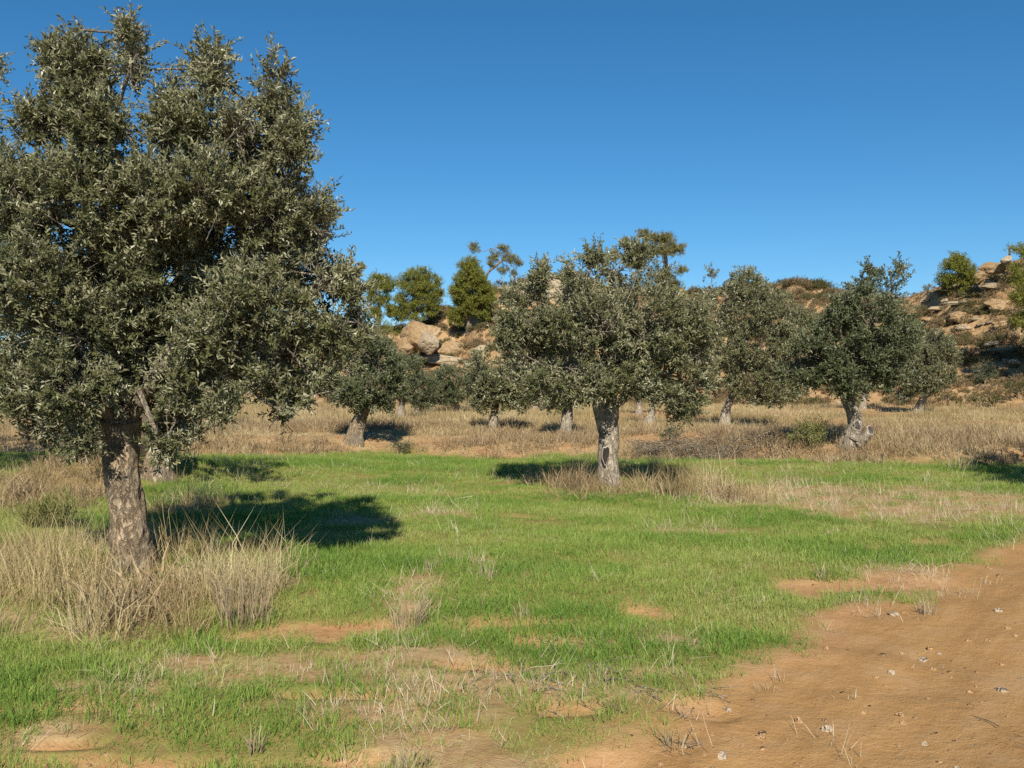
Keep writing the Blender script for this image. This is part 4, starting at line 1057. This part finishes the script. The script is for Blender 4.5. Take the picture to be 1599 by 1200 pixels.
# ------------------------------------------------------------------ things on the ground
def stone(label, px, py, rx, ry, seed, mat='stone'):
    x, d = flat(px, py + ry * 0.6)
    z = float(H(np.array([x]), np.array([d]))[0]); S = d / K
    me = rock_mesh('stone', (rx * S, rx * S * 0.85, ry * S * 1.15), seed, 3, mat, cuts=7, rough=0.08)
    o = link('stone', me, None, (x, d, z + ry * S * 0.22)); o.rotation_euler = (0, 0, seed * 1.3)
    return tag(o, label, 'stone', 'stones on the dirt track')
for i, s in enumerate((('white rounded stone, the brightest one in the middle of the track', 1291, 1127, 9, 6, 'stone'),
                       ('pale stone at the bottom edge of the track', 1127, 1170, 10, 6, 'stone'),
                       ('small pale stone below the pale stone at the bottom edge', 1113, 1189, 6, 5, 'stone'),
                       ('grey white stone with a shaded left side high on the track', 1441, 1017, 9, 5, 'stone'),
                       ('round white stone left of the shaded grey one', 1391, 1043, 6, 4.5, 'stone'),
                       ('tan upright stone left of the brightest white stone', 1247, 1114, 6, 7, 'stone_brown'),
                       ('flat buff stone half sunk left of the bottom stones', 1187, 1142, 10, 4, 'stone_brown'),
                       ('long flat pale stone on the right of the track', 1562, 1066, 11, 3.5, 'stone'),
                       ('pale flat stone far up the track near the right edge', 1559, 951, 8, 4, 'stone'),
                       ('brown stone with a dark left side at the grass edge', 1290, 1014, 5, 4, 'stone_brown'),
                       ('orange stone in the middle of the track', 1404, 1107, 7, 4, 'stone_brown'),
                       ('second orange stone just below the first', 1409, 1119, 6, 3.5, 'stone_brown'),
                       ('buff stone behind the grey white one', 1451, 1004, 6, 4, 'stone_brown'),
                       ('pale bluish flake beside the grey white stone', 1465, 1010, 6, 2.5, 'stone'),
                       ('whitish flat stone by the tip of the green grass', 1138, 1102, 6, 4, 'stone'),
                       ('pale flake in the lower right of the track', 1443, 1150, 6, 3.5, 'stone'),
                       ('flat grey stone at the upper edge of the track', 1395, 956, 11, 3, 'stone'),
                       ('white stone lying in the stubble', 502, 1095, 6, 4, 'stone'))):
    stone(s[0], s[1], s[2], s[3], s[4], 500 + i, s[5])
T_peb = template_collection('pebbles', [rock_mesh('pebble', (0.02, 0.017, 0.011), 600 + s, 2, ('stone', 'stone_brown', 'stone_brown', 'stone_brown', 'stone_brown', 'stone_brown')[s % 6], cuts=5, rough=0.06) for s in range(6)])
x, y = sample(rng, [(2.4, 6, 120), (6, 14, 55)], lambda x, y: np.clip(0.8 * track_mask(x, y) * (0.35 + 0.65 * sstep(-0.2, 0.4, fbm(x / 0.6, y / 0.6, o=2, s=131))) + 0.35 * bare_mask(x, y), 0, 1))
scatter('gravel', T_peb, np.stack([x, y, H(x, y) - 0.001], -1), 0.22 + 1.0 * rng.random(len(x)) ** 4, rng.random(len(x)), 'small pebbles and earth crumbs scattered on the dirt track', 9, 0.3)

# prominent dry tussocks, each a plant of its own
def tussock(label, px, py, wpx, hpx, seed, mat='straw', n=90, lean=0.35, curve=0.5, width=0.006):
    x, d = hit(px, py); S = d / K
    z = float(H(np.array([x]), np.array([d]))[0])
    rg = np.random.default_rng(seed)
    V, Fm, b = blades(n, hpx * S, 0.4, wpx * S * 0.33, width, lean, curve, rg)
    o = link('grass_tussock', mesh_from('grass_tussock', V, Fm, {'blade': b, 'tint': b}, False, (M[mat],)), None, (x, d, z))
    return tag(o, label, 'grass tussock', 'dry grass tussocks')
for i, a in enumerate((('tall bleached tussock in the dry grass right of the big trunk', 385, 975, 120, 92, 'straw', 150),
                       ('bleached upright tussock alone in front of the green field', 640, 985, 76, 58, 'straw', 70),
                       ('straggling tall stalks against the shadow by the big trunk', 290, 885, 110, 88, 'dry', 46),
                       ('small pale tussock lower middle on the green field', 815, 965, 34, 24, 'straw', 30),
                       ('pale splayed tussock at the very front on the bare soil', 1052, 1168, 46, 38, 'straw', 40),
                       ('small tussock in the track by the upper grass edge', 1447, 958, 40, 26, 'straw', 34),
                       ('bleached tussock at the bottom edge of the picture', 640, 1200, 90, 36, 'straw', 50),
                       ('thin upright tussock near the front left on bare soil', 400, 1178, 40, 40, 'straw', 24),
                       ('pale tussock in the middle of the green field', 755, 905, 50, 26, 'straw', 40),
                       ('straw tussock under the shadow tip', 675, 890, 30, 24, 'straw', 24),
                       ('grey brown tussock right of the field tree on the green', 1145, 783, 34, 32, 'dry', 60),
                       ('tall blond tussock just right of the field tree', 1055, 775, 90, 52, 'dry', 150),
                       ('brown tussock just left of the field tree base', 905, 768, 80, 42, 'heath', 130),
                       ('tall dead stalks at the left of the field tree base', 870, 760, 60, 36, 'dry', 60),
                       ('arched blond tussock on the bank near the right edge', 1500, 735, 60, 46, 'straw', 60),
                       ('pale tussock on the right of the green field near the track', 1285, 905, 24, 26, 'straw', 24))):
    tussock(a[0], a[1], a[2], a[3], a[4], 700 + i, a[5], a[6], lean=0.3 if i not in (4, 14) else 0.7)

# sticks: brush piles on the bank, litter in the stubble
def sticks(name, label, px, py, wx, wy, hgt, n, ln, rad, seed, cat, mat='twig', stuff=False):
    x, d = hit(px, py); rg = np.random.default_rng(seed)
    z = float(H(np.array([x]), np.array([d]))[0])
    g = Geo()
    for _ in range(n):
        u = rg.uniform(-1, 1), rg.uniform(-1, 1)
        c = np.array([u[0] * wx, u[1] * wy, 0.0]); c[2] = float(H(np.array([x + c[0]]), np.array([d + c[1]]))[0]) - z + rg.random() * hgt * (1 - 0.6 * abs(u[0]))
        a = rg.random() * 6.28; el = rg.normal(0.05, 0.25)
        dv = np.array([math.cos(a) * math.cos(el), math.sin(a) * math.cos(el), math.sin(el)]) * ln * rg.uniform(.4, 1)
        r = rad * rg.uniform(.5, 1.2)
        g.tube([c - dv * .5, c + rg.normal(0, .06, 3) * ln, c + dv * .5], [r, r * .8, r * .3], 4, 5)
        if rg.random() < .6:
            q = c + dv * .1; dv2 = dv * .35 + rg.normal(0, .15, 3) * ln
            g.tube([q, q + dv2 * .5, q + dv2], [r * .6, r * .4, r * .2], 4, 4)
    o = link(name, g.mesh(name, (M[mat],)), None, (x, d, z))
    return tag(o, label, cat, kind='stuff' if stuff else None)
sticks('brush_pile', 'heap of grey cut branches on the bank right of the field tree', 1062, 712, 1.0, 0.6, 0.42, 260, 0.8, 0.009, 801, 'brush pile')
sticks('brush_pile', 'longer flat heap of cut branches further along the bank', 1150, 712, 0.9, 0.5, 0.30, 170, 0.7, 0.008, 803, 'brush pile')
sticks('dead_twig', 'single dark forked twig standing at the front edge of the grass', 1074, 1165, 0.02, 0.02, 0.1, 3, 0.16, 0.003, 805, 'twig')
for i, (px, py, wx, n, lb) in enumerate(((985, 1085, 0.5, 26, 'grey dead twigs lying on the grass near the front middle'), (860, 1062, 0.5, 22, 'dead twigs lying in the bleached stubble strip'),
                                (1000, 1000, 0.6, 12, 'dead branch fragments at the bare patch in the green field'), (1585, 1150, 0.25, 4, 'dry twig on the lower right of the track'))):
    sticks('twig_litter', lb, px, py, wx, 0.25, 0.03, n, 0.28, 0.0035, 811 + i, 'twigs')
print('all', round(time.time() - T0, 1), 'tris', sum(len(m.polygons) for m in bpy.data.meshes))
